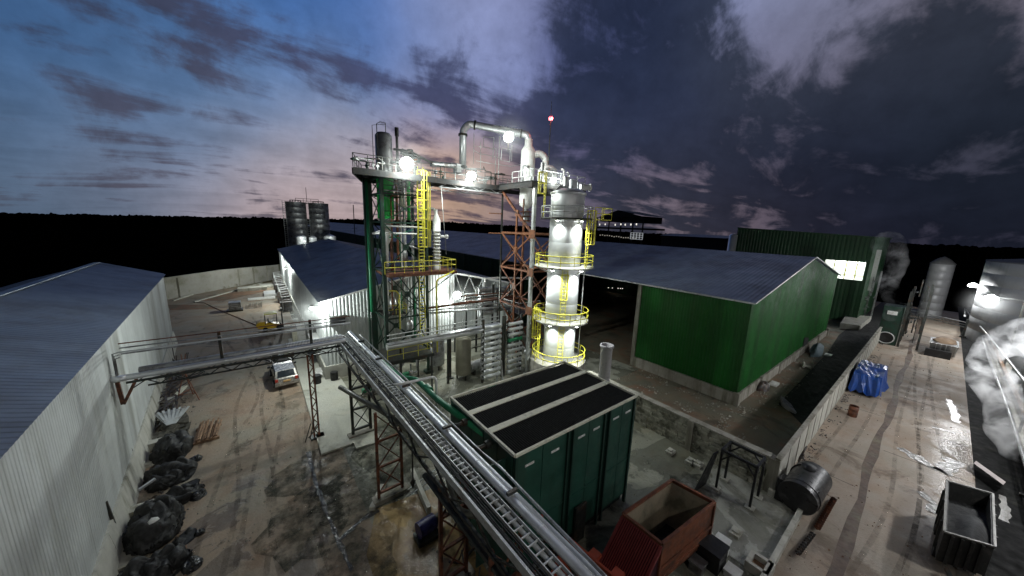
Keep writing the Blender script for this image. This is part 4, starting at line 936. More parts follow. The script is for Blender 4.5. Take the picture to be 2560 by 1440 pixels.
for i in range(3):
    MB().path([(-5.75, BY-.1+.1*i, 7.3-.16*i), (-5.95, BY-.1+.1*i, 7.25-.16*i), (-5.95, BY-.1+.1*i, 6.1)], .035, 6).build('small_pipe', SILVD, root)
for q, r_ in (((ay(233, 953, BY), ay(312, 943, BY)), .16), ((ay(291, 947, BY), ay(308, 1010, BY)), .14), ((ay(347, 935, BY), ay(310, 1010, BY)), .12)):
    MB().beam(q[0], q[1], r_, r_).build('bracket', RSTEEL, root)
root = T('bridge_post', 'tall rusty lattice post standing under the pipe bridge in the yard', 'post', (2.1, 22.9, 0))
for dx in (-.14, .14): MB().beam((2.1+dx, 22.9, 0), (2.1+dx, 23.2, 5.6), .09, .12).build('chord', RSTEEL, root)
m = MB()
for k in range(14): z = .2+k*.38; m.beam((1.98 if k % 2 else 2.22, 22.92+z*.05, z), (2.22 if k % 2 else 1.98, 22.93+z*.05, z+.38), .05)
m.build('lacing', RSTEEL, root)
m = MB().bx(1.75, 2.5, 22.65, 23.15, 0, .12); m.beam((1.6, 22.3, .5), (2.3, 23, .8), .05).beam((1.7, 22.8, .1), (2.0, 22.8, 1.3), .05).beam((1.8, 22.7, 1.2), (1.4, 22.4, .2), .04); m.build('base', DSTEEL, root)
# ================================================================ COOLING TOWER BLOCK
KX0, KX1, KY0, KY1, KZ = 6.65, 14.25, 8.05, 12.95, 6.0
root = T('cooling_tower', 'big dark green panelled cooling tower box with a black grated top', 'cooling tower', ((KX0+KX1)/2, (KY0+KY1)/2, 0))
fx = KX0+.1
bays = [KX0+.08, KX0+2.75, KX0+3.15, KX0+5.15, KX0+5.6, KX1-.08]
for i in (0, 2, 4): 
    m = MB(); a, b = bays[i], bays[i+1]; n = 2
    for k in range(n): m.bx(a+(b-a)*k/n+.015, a+(b-a)*(k+1)/n-.015, KY0+.06, KY0+.12, .5, KZ-.1)
    m.bx(a, b, KY0+.03, KY0+.06, 2.55, 2.6); m.build('front_panel', CTG, root)
    for k in range(n): xx = a+(b-a)*(k+.5)/n; MB().bx(xx-.22, xx+.22, KY0+.035, KY0+.058, KZ-.75, KZ-.66).build('nameplate', WHITE, root)
for i in (1, 3):
    a, b = bays[i], bays[i+1]; MB().bx(a-.02, b+.02, KY0+.1, KY0+.2, .4, KZ-.15).bx(a, a+.08, KY0-.02, KY0+.1, 0, KZ-.1).bx(b-.08, b, KY0-.02, KY0+.1, 0, KZ-.1).build('pilaster', CTGD, root)
for x in (KX0+.02, KX1-.14): MB().bx(x, x+.12, KY0-.02, KY0+.12, 0, KZ-.12).build('corner_post', CTGD, root)
m = MB()
for k in range(5): y = KY0+.15+k*.96; m.bx(KX0, KX0+.06, y+.02, y+.92, .5, KZ-.15)
m.build('side_panel', CTG, root)
m = MB()
for k in range(5): y = KY0+.15+k*.96; m.bx(KX1-.06, KX1, y+.02, y+.92, .5, KZ-.15)
m.bx(KX0+.1, KX1-.1, KY1-.08, KY1-.02, .5, KZ-.15); m.build('side_panel', CTG, root)
m = MB().bx(KX0+.1, KX1-.1, KY0+.25, KY1-.1, 0, KZ-.35); m.build('core', BLACK, root)
m = MB()
for k in range(76): x = KX0+.1+k*.0985; m.bx(x, x+.035, KY0+.1, KY1-.1, KZ-.14, KZ-.04)
m.build('top_grating', MESHB, root)
for y in (9.78, 11.32): MB().bx(KX0+.05, KX1-.05, y-.15, y+.15, KZ-.03, KZ+.015).build('top_beam', CREAM, root)
m = MB()
for (a, b) in (((KX0, KY0), (KX1, KY0)), ((KX1, KY0), (KX1, KY1)), ((KX1, KY1), (KX0, KY1)), ((KX0, KY1), (KX0, KY0))): m.beam((*a, KZ-.02), (*b, KZ-.02), .09, .1)
m.build('top_rim', CREAM, root)
m = MB().bx(KX0-1.2, KX0-.02, KY0+.55, KY0+.6, 1.5, KZ-.5); m.beam((KX0-1.2, KY0+.57, KZ-.48), (KX0, KY0+.57, KZ-.48), .05); m.beam((KX0-.03, KY0+.57, KZ-.5), (KX0-.03, KY0+.57, 2), .05); m.build('wing_panel', CTGD, root)
m = MB().bx(KX0+3.5, KX0+4.2, KY0-.12, KY0-.03, 0, 1.9); m.build('hatch', DSTEEL, root)
m = MB()
for (y, x) in ((11.32, 0), (9.55, 0)):
    m.path([(KX0, y, KZ-.35), (KX0-.5, y, KZ-.38), (KX0-.75, y+.2, KZ-.4)], .09, 8); m.tube((KX0-.3, y, KZ-.36), (KX0-.12, y, KZ-.36), .16, 10)
m.build('inlet_pipe', DSTEEL, root)
m = MB().path([az(955, 905, 5.2), az(1003, 945, 5.2), az(1040, 948, 5.3), az(1095, 1000, 5.5), az(1212, 1085, 5.6)], .15, 12, .3); m.tube(az(1066, 968, 5.4), az(1075, 977, 5.4), .2, 12); tag(m.build('pipe', GPIPE), 'green header pipe sloping towards the green cooling tower', 'pipe')
# upright stack behind
rt = T('chimney_stub', 'open white upright pipe standing behind the cooling tower', 'stack', (19.9, 14, 0))
m = MB().lathe((19.9, 14.0, 0), [(.42, 0), (.42, 5.45), (.50, 5.47), (.50, 5.62), (.40, 5.62), (.38, 3.5), (.36, 3.4)], 28, False); m.build('shell', M('stack_white', (.50, .48, .50), .6, 0, .1, 3, (.3, .28, .28), .3, 3), rt)
# ================================================================ PROCESS AREA
XY[0] = .893
root = T('condenser_bank', 'bank of stacked silver condenser tubes below the orange tower', 'heat exchanger', (19, 26.5, 0))
for k in range(10):
    z = .4+k*.52
    m = MB().path([(17.5, 26.4, z), (17.25, 26.4, z), (17.25, 26.4, z+.26), (17.5, 26.4, z+.26)] if False else [(17.0, 26.3, z), (19.2, 26.3, z)], .17, 10); m.tube((17.1, 26.3, z), (17.2, 26.3, z), .22, 10).tube((18.9, 26.3, z), (19.0, 26.3, z), .22, 10); m.build('tube_bundle', SILV, root)
    m = MB().tube((19.9, 26.0, z), (21.7, 26.0, z), .16, 10); m.tube((20.0, 26, z), (20.1, 26, z), .2, 10); m.build('tube_bundle', SILV if k != 6 else GPIPE, root)
for x in (16.95, 19.35, 19.6, 21.8): MB().beam((x, 26.2, 0), (x, 26.2, 5.9), .16, .2).build('post', DSTEEL, root)
m = MB()
for k in range(9): z = .65+k*.52; m.path([(16.95, 26.1, z-.25), (16.7, 26.1, z-.1), (16.7, 26.1, z+.1), (16.95, 26.1, z+.25)], .09, 7)
m.build('return_bend', SILVD, root)
XY[0] = 1.0
root = T('insulated_line', 'thick shining insulated pipe running low across the plant behind the tower', 'pipe', (13, 25, 4.5))
a, b = az(967, 868, 4.6), az(1248, 817, 4.6)
MB().tube(a, b, .26, 16).build('pipe', SILV, root)
MB().tube(az(968, 850, 4.7), az(1248, 800, 4.7), .06, 8).tube(az(968, 840, 4.7), az(1248, 790, 4.7), .05, 8).build('small_pipe', WSTEEL, root)
m = MB().beam(az(968, 862, 5.0), az(1250, 808, 5.0), .5, .08); m.build('cable_tray', SILVD, root)
for px in (1000, 1120, 1235): q = az(px, 868-(px-968)*.18, 4.4); MB().beam((q.x, q.y, 0), (q.x, q.y, 4.2), .16).build('post', DSTEEL, root)
m = MB()
c = az(1125, 945); m.beam((c.x, c.y, 0), (c.x, c.y, 4.2), .18)
m.bx(c.x-.25, c.x+.25, c.y-.25, c.y+.25, 0, .1); tag(m.build('pipe_support', DSTEEL), 'dark upright pipe support standing alone on the plant floor', 'post')
def tankv(px, py, r, h, mat, lab, name='process_tank', conical=False):
    q = az(px, py); rt = T(name, lab, 'tank', q)
    pf = [(r, .5), (r, h-.2), (r*.5, h), (.05, h+.1)] if not conical else [(.15, .5), (r, 1.8), (r, h-.2), (r*.5, h), (.05, h+.1)]
    MB().lathe((q.x, q.y, 0), pf, 24).build('shell', mat, rt)
    for k in range(3): t = 2.1*k+.4; MB().beam((q.x+r*.8*math.cos(t), q.y+r*.8*math.sin(t), 0), (q.x+r*.8*math.cos(t), q.y+r*.8*math.sin(t), 1.9 if conical else .6), .1).build('leg', DSTEEL, rt)
    return q
tankv(1092, 920, .75, 3.2, SILVD, 'dull upright process tank left of the lone pipe support')
tankv(1158, 945, .7, 4.0, M('khaki_tank', (.26, .25, .18), .6), 'khaki upright process tank just right of the lone pipe support')
q = az(1195, 930); rt = T('process_tank', 'small horizontal vessel on the floor beside the condenser bank', 'tank', q)
MB().tube((q.x-1, q.y, .7), (q.x+.8, q.y+.2, .7), .5, 16).build('shell', SILVD, rt); MB().bx(q.x-.7, q.x-.5, q.y-.4, q.y+.4, 0, .5).bx(q.x+.4, q.x+.6, q.y-.4, q.y+.4, 0, .5).build('saddle', DSTEEL, rt)
# pump skid clutter below tower
rd2 = random.Random(5)
for i, (px, py, lb) in enumerate(((985, 930, 'pump with motor under the tower base balcony'), (1020, 945, 'second pump a little right of the tower base balcony'), (1060, 900, 'small pump beside the process tank'), (925, 985, 'pump below the far end of the pipe rack'), (1235, 975, 'pump in front of the condenser bank'))):
    q = az(px, py); rt = T('pump', lb, 'pump', q, 'pumps on the plant floor')
    MB().bx(q.x-.7, q.x+.7, q.y-.3, q.y+.3, 0, .15).build('base', CONC, rt); MB().tube((q.x-.6, q.y, .42), (q.x+.05, q.y, .42), .2, 12).build('motor', GPIPE, rt)
    MB().tube((q.x+.15, q.y, .42), (q.x+.4, q.y, .42), .27, 12).tube((q.x+.28, q.y, .42), (q.x+.28, q.y, 1.3), .09, 8).path([(q.x+.4, q.y, .42), (q.x+.9, q.y, .42), (q.x+.9, q.y+.3, 2.4), (q.x+.9, q.y+1.0, 2.4)], .08, 8, .2).build('casing', SILVD, rt)
def piperun(pts, r, mat, lab, n=8, bend=.25):
    tag(MB().path(pts, r, n, bend).build('pipe', mat), lab, 'pipe')
piperun([ay(1213, 705, 29), ay(1213, 697, 29), ay(1252, 694, 29), ay(1330, 697, 29)], .1, WHITE, 'white pipe bend at eave level beside the orange tower')
piperun([ay(1345, 790, 25.3), ay(1320, 780, 25.3), ay(1282, 800, 25.6), ay(1282, 930, 25.6)], .07, WSTEEL, 'grey pipe dropping beside the condenser bank')
piperun([(19.7, 25.0, 5.2), (19.7, 25.0, 2.2), (22.3, 23.2, 1.4), (22.3, 23.2, 0)], .09, WHITE, 'white pipe zigzagging down in front of the condenser bank')
piperun([(22.0, 26.6, 0), (22.0, 26.6, 5.3), (22.6, 26.2, 5.6)], .16, SILV, 'silver upright pipe between condenser bank and silver column')
piperun([(21.2, 24.9, 1.2), (22.3, 24.2, 1.1)], .2, SILV, 'short thick silver pipe low beside the silver column')
for k, (p0, p1) in enumerate((((1070, 770), (1290, 742)), ((1070, 777), (1290, 752)), ((1130, 760), (1310, 735)), ((1075, 783), (1290, 765)), ((1140, 742), (1300, 728)), ((1180, 752), (1300, 742)))):
    tag(MB().path([ay(*p0, 29), ay(*p1, 29)], .07+.04*(k % 3 == 0), 8).build('pipe', SILV if k % 2 else RSTEEL), ['rusty thick', 'silver thin', 'rusty upper thin', 'silver lower', 'rusty short', 'silver topmost short'][k]+' pipe passing horizontally right of the lattice tower', 'pipe', 'horizontal pipes right of the lattice tower')
m = MB()
for z in (.9, 1.8, 2.7): m.beam((16.6, 29.3, z), (22.6, 29.3, z), .1)
for x in (16.8, 18.8, 20.8, 22.6): m.beam((x, 29.3, 0), (x, 29.3, 6.6), .14)
m.beam((16.6, 29.3, 6.4), (22.7, 29.3, 6.4), .14)
tag(m.build('pipe_gantry', DSTEEL), 'dark steel gantry carrying the horizontal pipes between the towers', 'gantry')
root = T('heat_exchanger', 'cluster of short silver exchangers stacked between the two towers', 'heat exchanger', (20.5, 29.8, 3))
for i, (x, z) in enumerate(((19.4, 7.0), (19.6, 6.2), (19.6, 5.2), (19.6, 4.4), (21.6, 6.8), (21.8, 5.6), (21.8, 4.6))): MB().tube((x-.8, 30, z), (x+.9, 30, z), .3, 14).tube((x-.85, 30, z), (x-.75, 30, z), .38, 14).build('exchanger_shell', SILV if i % 2 else SILVD, root)
MB().beam((18.5, 30, 0), (18.5, 30, 7.5), .16).beam((20.6, 30, 0), (20.6, 30, 7.5), .16).beam((22.9, 30, 0), (22.9, 30, 7.5), .16).build('frame', DSTEEL, root)
root = T('service_platform', 'small grey railed platform between the orange tower and the cooling tower', 'platform', (21, 25, 5.3))
MB().bx(19.6, 22.3, 24.0, 26.6, 5.55, 5.62).build('deck', DSTEEL, root)
MB().rail([(19.6, 26.5, 5.62), (19.6, 24.05, 5.62), (22.3, 24.05, 5.62)], 1.05, .035, 1.2).build('railing', WSTEEL, root)
for x in (19.7, 22.2): MB().beam((x, 24.1, 0), (x, 24.1, 5.5), .12).build('post', DSTEEL, root)
MB().beam((19.7, 24.1, 5.3), (22.2, 24.1, .4), .12).build('cross_brace', RSTEEL, root)
# ================================================================ YARD OBJECTS
def L2W(c, yaw, pts): 
    ca, sa = math.cos(yaw), math.sin(yaw); return [V((c[0]+p[0]*ca-p[1]*sa, c[1]+p[0]*sa+p[1]*ca, c[2]+p[2])) for p in pts]
# car: length along +y, rear towards -y
def car(c, yaw, lab):
    rt = T('parked_car', lab, 'car', c)
    def hx(x0, x1, y0, y1, z0, z1, tx=0, ty0=0, ty1=0):
        return [(x0, y0, z0), (x1, y0, z0), (x1, y1, z0), (x0, y1, z0), (x0+tx, y0+ty0, z1), (x1-tx, y0+ty0, z1), (x1-tx, y1-ty1, z1), (x0+tx, y1-ty1, z1)]
    prof = [(-2.12, .35), (-2.15, .62), (-2.08, .92), (-1.98, 1.0), (-1.55, 1.44), (-.2, 1.5), (.55, 1.42), (1.15, .98), (1.95, .82), (2.12, .6), (2.12, .33)]
    m = MB(); n = len(prof); ws = [(-.80, .80)]
    def wz(z, y): return .86-max(0, z-.9)*.32 - (.08 if abs(y) > 1.9 else 0)
    i = 0; L_, R_ = [], []
    for y, z in prof: L_.append((-wz(z, y), y, z)); R_.append((wz(z, y), y, z))
    for k in range(n-1): m.face(L2W(c, yaw, [L_[k], R_[k], R_[k+1], L_[k+1]]), True)
    m.face(L2W(c, yaw, L_[::-1])); m.face(L2W(c, yaw, R_)); m.face(L2W(c, yaw, [L_[0], L_[-1], R_[-1], R_[0]])); m.build('body', CARP, rt)
    m = MB(); m.hexa(L2W(c, yaw, [(-.62, -1.99, 1.03), (.62, -1.99, 1.03), (.55, -1.60, 1.43), (-.55, -1.60, 1.43), (-.62, -1.97, 1.01), (.62, -1.97, 1.01), (.55, -1.58, 1.38), (-.55, -1.58, 1.38)])); m.build('rear_window', GLASS, rt)
    m = MB(); m.hexa(L2W(c, yaw, [(-.62, 1.1, 1.06), (.62, 1.1, 1.06), (.56, .6, 1.43), (-.56, .6, 1.43), (-.62, 1.08, 1.02), (.62, 1.08, 1.02), (.56, .58, 1.38), (-.56, .58, 1.38)])); m.build('windscreen', GLASS, rt)
    for sx in (-1, 1):
        MB().hexa(L2W(c, yaw, [(sx*.835, -1.6, 1.0), (sx*.835, .85, 1.0), (sx*.73, .4, 1.36), (sx*.73, -1.35, 1.36), (sx*.85, -1.6, 1.0), (sx*.85, .85, 1.0), (sx*.745, .4, 1.36), (sx*.745, -1.35, 1.36)])).build('side_window', GLASS, rt)
        MB().hexa(L2W(c, yaw, hx(sx*.7-.1, sx*.7+.1, -2.17, -2.05, .72, .95))).build('tail_light', TAIL, rt)
        MB().hexa(L2W(c, yaw, hx(sx*.97-.1, sx*.97+.1, .72, .86, .98, 1.12))).build('mirror', BLACK, rt)
        for y in (-1.32, 1.32):
            a, b = L2W(c, yaw, [(sx*.70, y, .32), (sx*.90, y, .32)]); wl = MB().tube(a, b, .32, 20).build('wheel', RUBB, rt)
            a, b = L2W(c, yaw, [(sx*.885, y, .32), (sx*.91, y, .32)]); MB().tube(a, b, .19, 14).build('rim', SILV, wl)
    MB().hexa(L2W(c, yaw, hx(-.84, .84, -2.22, -2.08, .38, .62))).build('bumper', CARP, rt)
    MB().hexa(L2W(c, yaw, hx(-.25, .25, -2.2, -2.12, .66, .78))).build('number_plate', M('amber_plate', (.55, .33, .12), .5), rt)
    return rt
cc = (az(680, 978)+az(746, 966))/2; car((cc.x+.05, cc.y+2.1, 0), math.radians(3), 'dusty silver hatchback parked in the yard seen from behind')
# small dark utility cart ahead of the car
q = az(706, 903); rt = T('utility_cart', 'dark low flatbed cart parked just beyond the silver hatchback', 'cart', q)
MB().bx(q.x-.9, q.x+1.0, q.y-.4, q.y+1.1, .45, .65).bx(q.x-.9, q.x-.3, q.y-.4, q.y+1.1, .65, 1.1).build('body', DSTEEL, rt)
for dx in (-.65, .75):
    for dy in (-.35, .95): MB().tube((q.x+dx-.1, q.y+dy, .25), (q.x+dx+.1, q.y+dy, .25), .25, 12).build('wheel', RUBB, rt)
MB().bx(q.x+.2, q.x+.9, q.y-.2, q.y+.9, .65, 1.3).build('cargo_box', M('cart_box', (.30, .30, .24), .7), rt)
# forklift
q = az(690, 826); rt = T('forklift', 'yellow forklift truck standing in the yard facing the centre warehouse', 'forklift', q)
x, y = q.x-.2, q.y+.6
FY = M('forklift_yellow', (.80, .50, .02), .45, 0, .1, 3, (.3, .2, .05), .25)
m = MB().bx(x-1.3, x-.75, y-.5, y+.5, .35, 1.25).hexa([(x-.75, y-.5, .3), (x+.75, y-.5, .3), (x+.75, y+.5, .3), (x-.75, y+.5, .3), (x-.75, y-.5, 1.05), (x+.6, y-.5, .8), (x+.6, y+.5, .8), (x-.75, y+.5, 1.05)]); m.tube((x-1.3, y-.45, .8), (x-1.3, y+.45, .8), .42, 12); m.build('body', FY, rt)
MB().bx(x-.85, x+.45, y-.52, y+.52, 2.1, 2.22).build('roof', M('forklift_roof', (.85, .78, .10), .5), rt)
for dx, dy in ((-.8, -.48), (-.8, .48), (.4, -.48), (.4, .48)): MB().beam((x+dx, y+dy, .9), (x+dx*.98, y+dy, 2.1), .08).build('roof_post', BLACK, rt)
m = MB()
for dy in (-.3, .3): m.beam((x+1.0, y+dy, .1), (x+.95, y+dy, 2.7), .12)
m.beam((x+.95, y-.3, 2.65), (x+.95, y+.3, 2.65), .1).beam((x+1, y-.3, 1.2), (x+1, y+.3, 1.2), .1); m.build('mast', DSTEEL, rt)
for dy in (-.25, .25): MB().bx(x+1.05, x+2.0, y+dy-.06, y+dy+.06, .12, .17).build('fork', DSTEEL, rt)
MB().bx(x-.45, x, y-.25, y+.25, 1.0, 1.15).bx(x-.55, x-.42, y-.25, y+.25, 1.1, 1.55).build('seat', BLACK, rt)
for dx, dy, r in ((.6, -.5, .34), (.6, .5, .34), (-.85, -.48, .27), (-.85, .48, .27)): MB().tube((x+dx, y+dy-.12, r), (x+dx, y+dy+.12, r), r, 14).build('wheel', RUBB, rt)
# crate and bundle on skid
q = az(595, 778); rt = T('machine_crate', 'grey ribbed machine crate standing on the far yard', 'crate', q)
MB().bx(q.x-1.0, q.x+.4, q.y, q.y+1.4, .25, 1.35).build('box', SILVD, rt)
for k in range(4): MB().bx(q.x-1.03, q.x+.43, q.y-.04, q.y+.02, .35+k*.27, .4+k*.27).build('rib', DSTEEL, rt)
MB().bx(q.x-1.3, q.x+.6, q.y-.2, q.y+1.5, 0, .22).build('pallet', DSTEEL, rt)
m = MB()
for k in range(14): m.tube((q.x+.9+k*.15, q.y+.2+random.uniform(0, .3), .1), (q.x+1.0+k*.15, q.y+.4, .9+random.uniform(-.2, .2)), .05, 5)
tag(m.build('tube_bundle', SILVD), 'bundle of short grey tubes lying beside the machine crate', 'pipes')
for (px, py, w, d, h, mat, lb) in ((632, 725, 4.5, 2.0, .6, CONCP, 'concrete slab block lying far off near the boundary wall'), (655, 748, 3.8, .5, .35, WHITE, 'long white beam lying on the far yard'), (685, 735, 3.0, 3.5, .4, WHITE, 'white panel stack leaning by the centre warehouse side'), (672, 716, 3, 3, .4, CONCP, 'pale pallet stack behind the white panel stack')):
    q = az(px, py); m = MB().bx(q.x-w/2, q.x+w/2, q.y-d/2, q.y+d/2, 0, h); m.bx(q.x-w/2+.1, q.x+w/2-.1, q.y-d/2-.03, q.y-d/2, .08, h-.08); tag(m.build('slab_stack', mat), lb, 'slab')
root = T('lumber_row', 'jumbled dark row of racks along the far side of the centre warehouse', 'rack', (3, 75, 0)); m = MB(); rd3 = random.Random(11)
for k in range(40): yy = 60+k*.75; m.bx(3.0-rd3.uniform(.1, .9), 3.7, yy, yy+.5, 0, rd3.uniform(.6, 1.9))
m.build('stack', RUBBLE, root); m = MB()
for k in range(14): yy = 60+k*2.2; m.beam((2.5, yy, 0), (2.5, yy, 2.2), .1); m.beam((2.5, yy, 2.1), (3.8, yy, 2.3), .08)
m.build('rack_post', WSTEEL, root)
for (px, py, lb) in ((555, 722, 'small block left of two others near the far kerb'), (566, 720, 'small block in the middle of three near the far kerb'), (585, 717, 'small block right of two others near the far kerb')):
    q = az(px, py); m = MB().hexa([(q.x-.7, q.y-.3, 0), (q.x+.7, q.y-.3, 0), (q.x+.7, q.y+.5, 0), (q.x-.7, q.y+.5, 0), (q.x-.6, q.y-.2, .6), (q.x+.5, q.y-.2, .5), (q.x+.5, q.y+.4, .6), (q.x-.6, q.y+.4, .55)]); tag(m.build('concrete_block', CONC), lb, 'block', 'blocks near the far kerb')
# plastic chair
q = az(799, 947); rt = T('plastic_chair', 'white plastic chair against the centre warehouse front wall', 'chair', q)
MB().bx(q.x-.24, q.x+.24, q.y-.22, q.y+.22, .42, .46).build('seat', WHITE, rt); MB().hexa([(q.x-.24, q.y+.2, .46), (q.x+.24, q.y+.2, .46), (q.x+.24, q.y+.24, .46), (q.x-.24, q.y+.24, .46), (q.x-.22, q.y+.3, .9), (q.x+.22, q.y+.3, .9), (q.x+.22, q.y+.33, .9), (q.x-.22, q.y+.33, .9)]).build('backrest', WHITE, rt)
for dx in (-.22, .22):
    for dy in (-.2, .2): MB().beam((q.x+dx*1.1, q.y+dy*1.1, 0), (q.x+dx, q.y+dy, .43), .05).build('leg', WHITE, rt)
    MB().beam((q.x+dx*1.1, q.y-.2, .65), (q.x+dx*1.1, q.y+.25, .68), .05).build('armrest', WHITE, rt)
for (x, y, lb) in ((3.2, 31.0, 'dark drum beside the white plastic chair'), (4.5, 30.9, 'dark bin against the centre warehouse plinth')):
    tag(MB().tube((x, y, .02), (x, y, .85), .3, 16).build('drum', BLKPL), lb, 'drum')
# white barrels and shed clutter next to the warehouse lamp
for i, (px, py, lb) in enumerate(((742, 852, 'pale cable reel left of the dark door of the centre warehouse'), (762, 848, 'dark crate beside the pale cable reel'), (785, 846, 'white locker beside the dark crate'))):
    q = az(px, py); q.x = min(q.x, 3.3); m = MB().bx(q.x-.4, q.x+.4, q.y-.4, q.y+.4, .12, 1.25+.3*i); m.bx(q.x-.42, q.x+.42, q.y-.42, q.y+.42, .12, .25); tag(m.build(('cable_reel', 'crate', 'locker')[i], (CREAM, BLACK, WHITE)[i]), lb, 'storage')
# ---------- scrap along left warehouse
def tarp(px, py, sx, sy, sz, lb, seed):
    q = az(px, py); m = MB().blob(q, sx*.9, sy*.92, sz*.9, seed, .22, 72, 30).crumple(0, .13, 1.1, .42)
    tag(m.build('tarp_heap', BLKPL), lb, 'heap', 'black tarpaulin heaps along the grey warehouse'); return q
tarp(432, 1130, .95, 1.5, 1.25, 'black tarpaulin heap farthest from the camera below the timber stack', 1)
tarp(425, 1190, 1.1, 1.3, 1.0, 'black tarpaulin heap just below the farthest one', 2)
tarp(445, 1245, 1.15, .75, .5, 'low spreading black tarpaulin heap in the middle of the row', 3)
tarp(385, 1325, 1.05, 1.55, 1.35, 'largest black tarpaulin heap with a scrap of white paper on it', 4)
tarp(465, 1345, .42, .5, .35, 'small black sack beside the largest tarpaulin heap', 5)
tarp(390, 1425, 1.15, .9, .95, 'black tarpaulin heap nearest the camera', 6)
tarp(472, 1225, .45, .9, .35, 'flat black sheet heap at the yard side of the row', 7)
for i, (px, py, s_) in enumerate(((495, 1240, .32), (488, 1150, .28), (352, 1345, .3), (480, 1415, .33), (500, 1330, .2), (462, 1185, .3))):
    q = az(px, py); m = MB().blob(q, s_, s_*1.15, s_*.9, 30+i, .2, 30, 14).crumple(0, .05, 3.0, .12)
    tag(m.build('rubbish_bag', M('glossy_bag', (.012, .012, .013), .32, 0, .3, 3, None, bump=.6, bs=9)), ['small glossy bag beside the low spreading heap', 'small glossy bag at the yard side of the farthest heap', 'small glossy bag between the largest heap and the plinth', 'small glossy bag on the yard side of the nearest heap', 'tiny glossy bag out on the yard beside the small sack', 'small glossy bag in front of the second heap'][i], 'bag', 'small bags by the tarpaulin heaps')
q = az(383, 1300, 1.25); m = MB().blob((q.x, q.y, 1.2), .16, .14, .12, 9, .5, 9, 5); tag(m.build('paper_scrap', WHITE), 'crumpled white scrap on top of the largest tarpaulin heap', 'paper')
rd4 = random.Random(21)
for i in range(9):
    x = -4.05+i*.13; y = 27.1; m = MB().beam((x, y-1.0+rd4.uniform(-.15, .15), .18+.1*(i % 3)), (x+.12, y+1.25+rd4.uniform(-.2, .2), .3+.12*(i % 2)), .09, .09)
    tag(m.build('timber_pole', WOOD), 'brown timber pole in the stack beside the tarpaulin heaps', 'pole', 'poles of the timber stack')
for y_, lb_ in ((26.2, 'short bearer under the near end of the timber pole stack'), (27.9, 'short bearer under the far end of the timber pole stack')): tag(MB().bx(-4.15, -2.9, y_, y_+.2, 0, .14).build('bearer', WOOD), lb_, 'timber')
q = az(437, 1075); 
for i in range(14):
    a = -.9+i*.14; m = MB().beam((q.x+.2*math.sin(a), q.y-.6, .75), (q.x+1.0*math.sin(a)-.1, q.y+.5+.5*math.cos(a), 1.0+.1*(i % 2)), .12, .02)
    tag(m.build('metal_strip', WSTEEL), 'shiny metal strip fanned over the scrap heap', 'strip', 'shiny strips fanned on the scrap heap')
m = MB()
for i in range(46):
    c = az(415+rd4.uniform(-18, 28), 985+rd4.uniform(-55, 75)); a = rd4.uniform(-.6, .6)+1.3; Lh = rd4.uniform(.5, 1.6)
    m.beam((c.x-Lh*math.cos(a), c.y-Lh*math.sin(a), rd4.uniform(.05, .7)), (c.x+Lh*math.cos(a), c.y+Lh*math.sin(a), rd4.uniform(.1, .8)), rd4.uniform(.04, .14), rd4.uniform(.03, .08))
tag(m.build('scrap_heap', RUBBLE), 'tangled heap of dark scrap metal against the grey warehouse plinth', 'scrap', kind='stuff')
m = MB()
for i in range(60):
    c = az(430+rd4.uniform(-25, 35), 1075+rd4.uniform(-35, 30)); m.hexa([V((c.x+sx*rd4.uniform(.1, .3), c.y+sy*rd4.uniform(.1, .4), z+rd4.uniform(0, .2))) for z in (0, .25) for sx, sy in ((-1, -1), (1, -1), (1, 1), (-1, 1))])
tag(m.build('rubble', M('dark_rubble', (.08, .075, .06), .85, .1, .5, 4)), 'small dark rubble under the shiny strips', 'rubble', kind='stuff')
m = MB().beam(az(428, 1003), az(462, 965, .35), .35, .08); tag(m.build('plank', CREAM), 'pale plank lying on the scrap heap', 'plank')
m = MB().beam(az(347, 1225, .6), az(388, 1197, .7), .12, .1); tag(m.build('metal_bar', SILV), 'short bright metal bar between two tarpaulin heaps', 'bar')
q = az(470, 1000); m = MB()
A = [q+V((-.6, -.2, 0)), q+V((.7, -.5, 0)), q+V((.2, .9, 0))]; tp = q+V((0, .2, 2.3))
for p in A: m.tube(p, tp, .035, 5)
for i in range(3): m.tube(A[i].lerp(tp, .25), A[(i+1) % 3].lerp(tp, .25), .03, 5)
m.tube(tp, tp+V((-.1, .5, 1.2)), .03, 5).tube(tp, tp+V((.15, .5, 1.2)), .03, 5); tag(m.build('trestle_stand', RSTEEL), 'rusty three legged trestle stand beside the scrap heap', 'stand')
q = az(478, 940); m = MB()
for k in range(3): m.hoop((q.x, q.y, .1+k*.12), .9-.08*k, .035)
tag(m.build('hose_coil', BLKPL), 'coil of black hose on the ground behind the trestle stand', 'hose')
m = MB()
for i in range(10): c = az(455+rd4.uniform(-20, 14), 905+rd4.uniform(-14, 28)); m.beam(c, c+V((rd4.uniform(-.5, .5), rd4.uniform(-.3, .3), rd4.uniform(.5, 1.6))), .06)
tag(m.build('scrap_rods', RUBBLE), 'loose upright rods of scrap below the pipe bridge by the warehouse wall', 'scrap', kind='stuff')
m = MB().beam(az(463, 1440), az(464, 1365), .07, .05); tag(m.build('pole', WOOD), 'thin pale stick on the yard beside the nearest tarpaulin heap', 'pole')
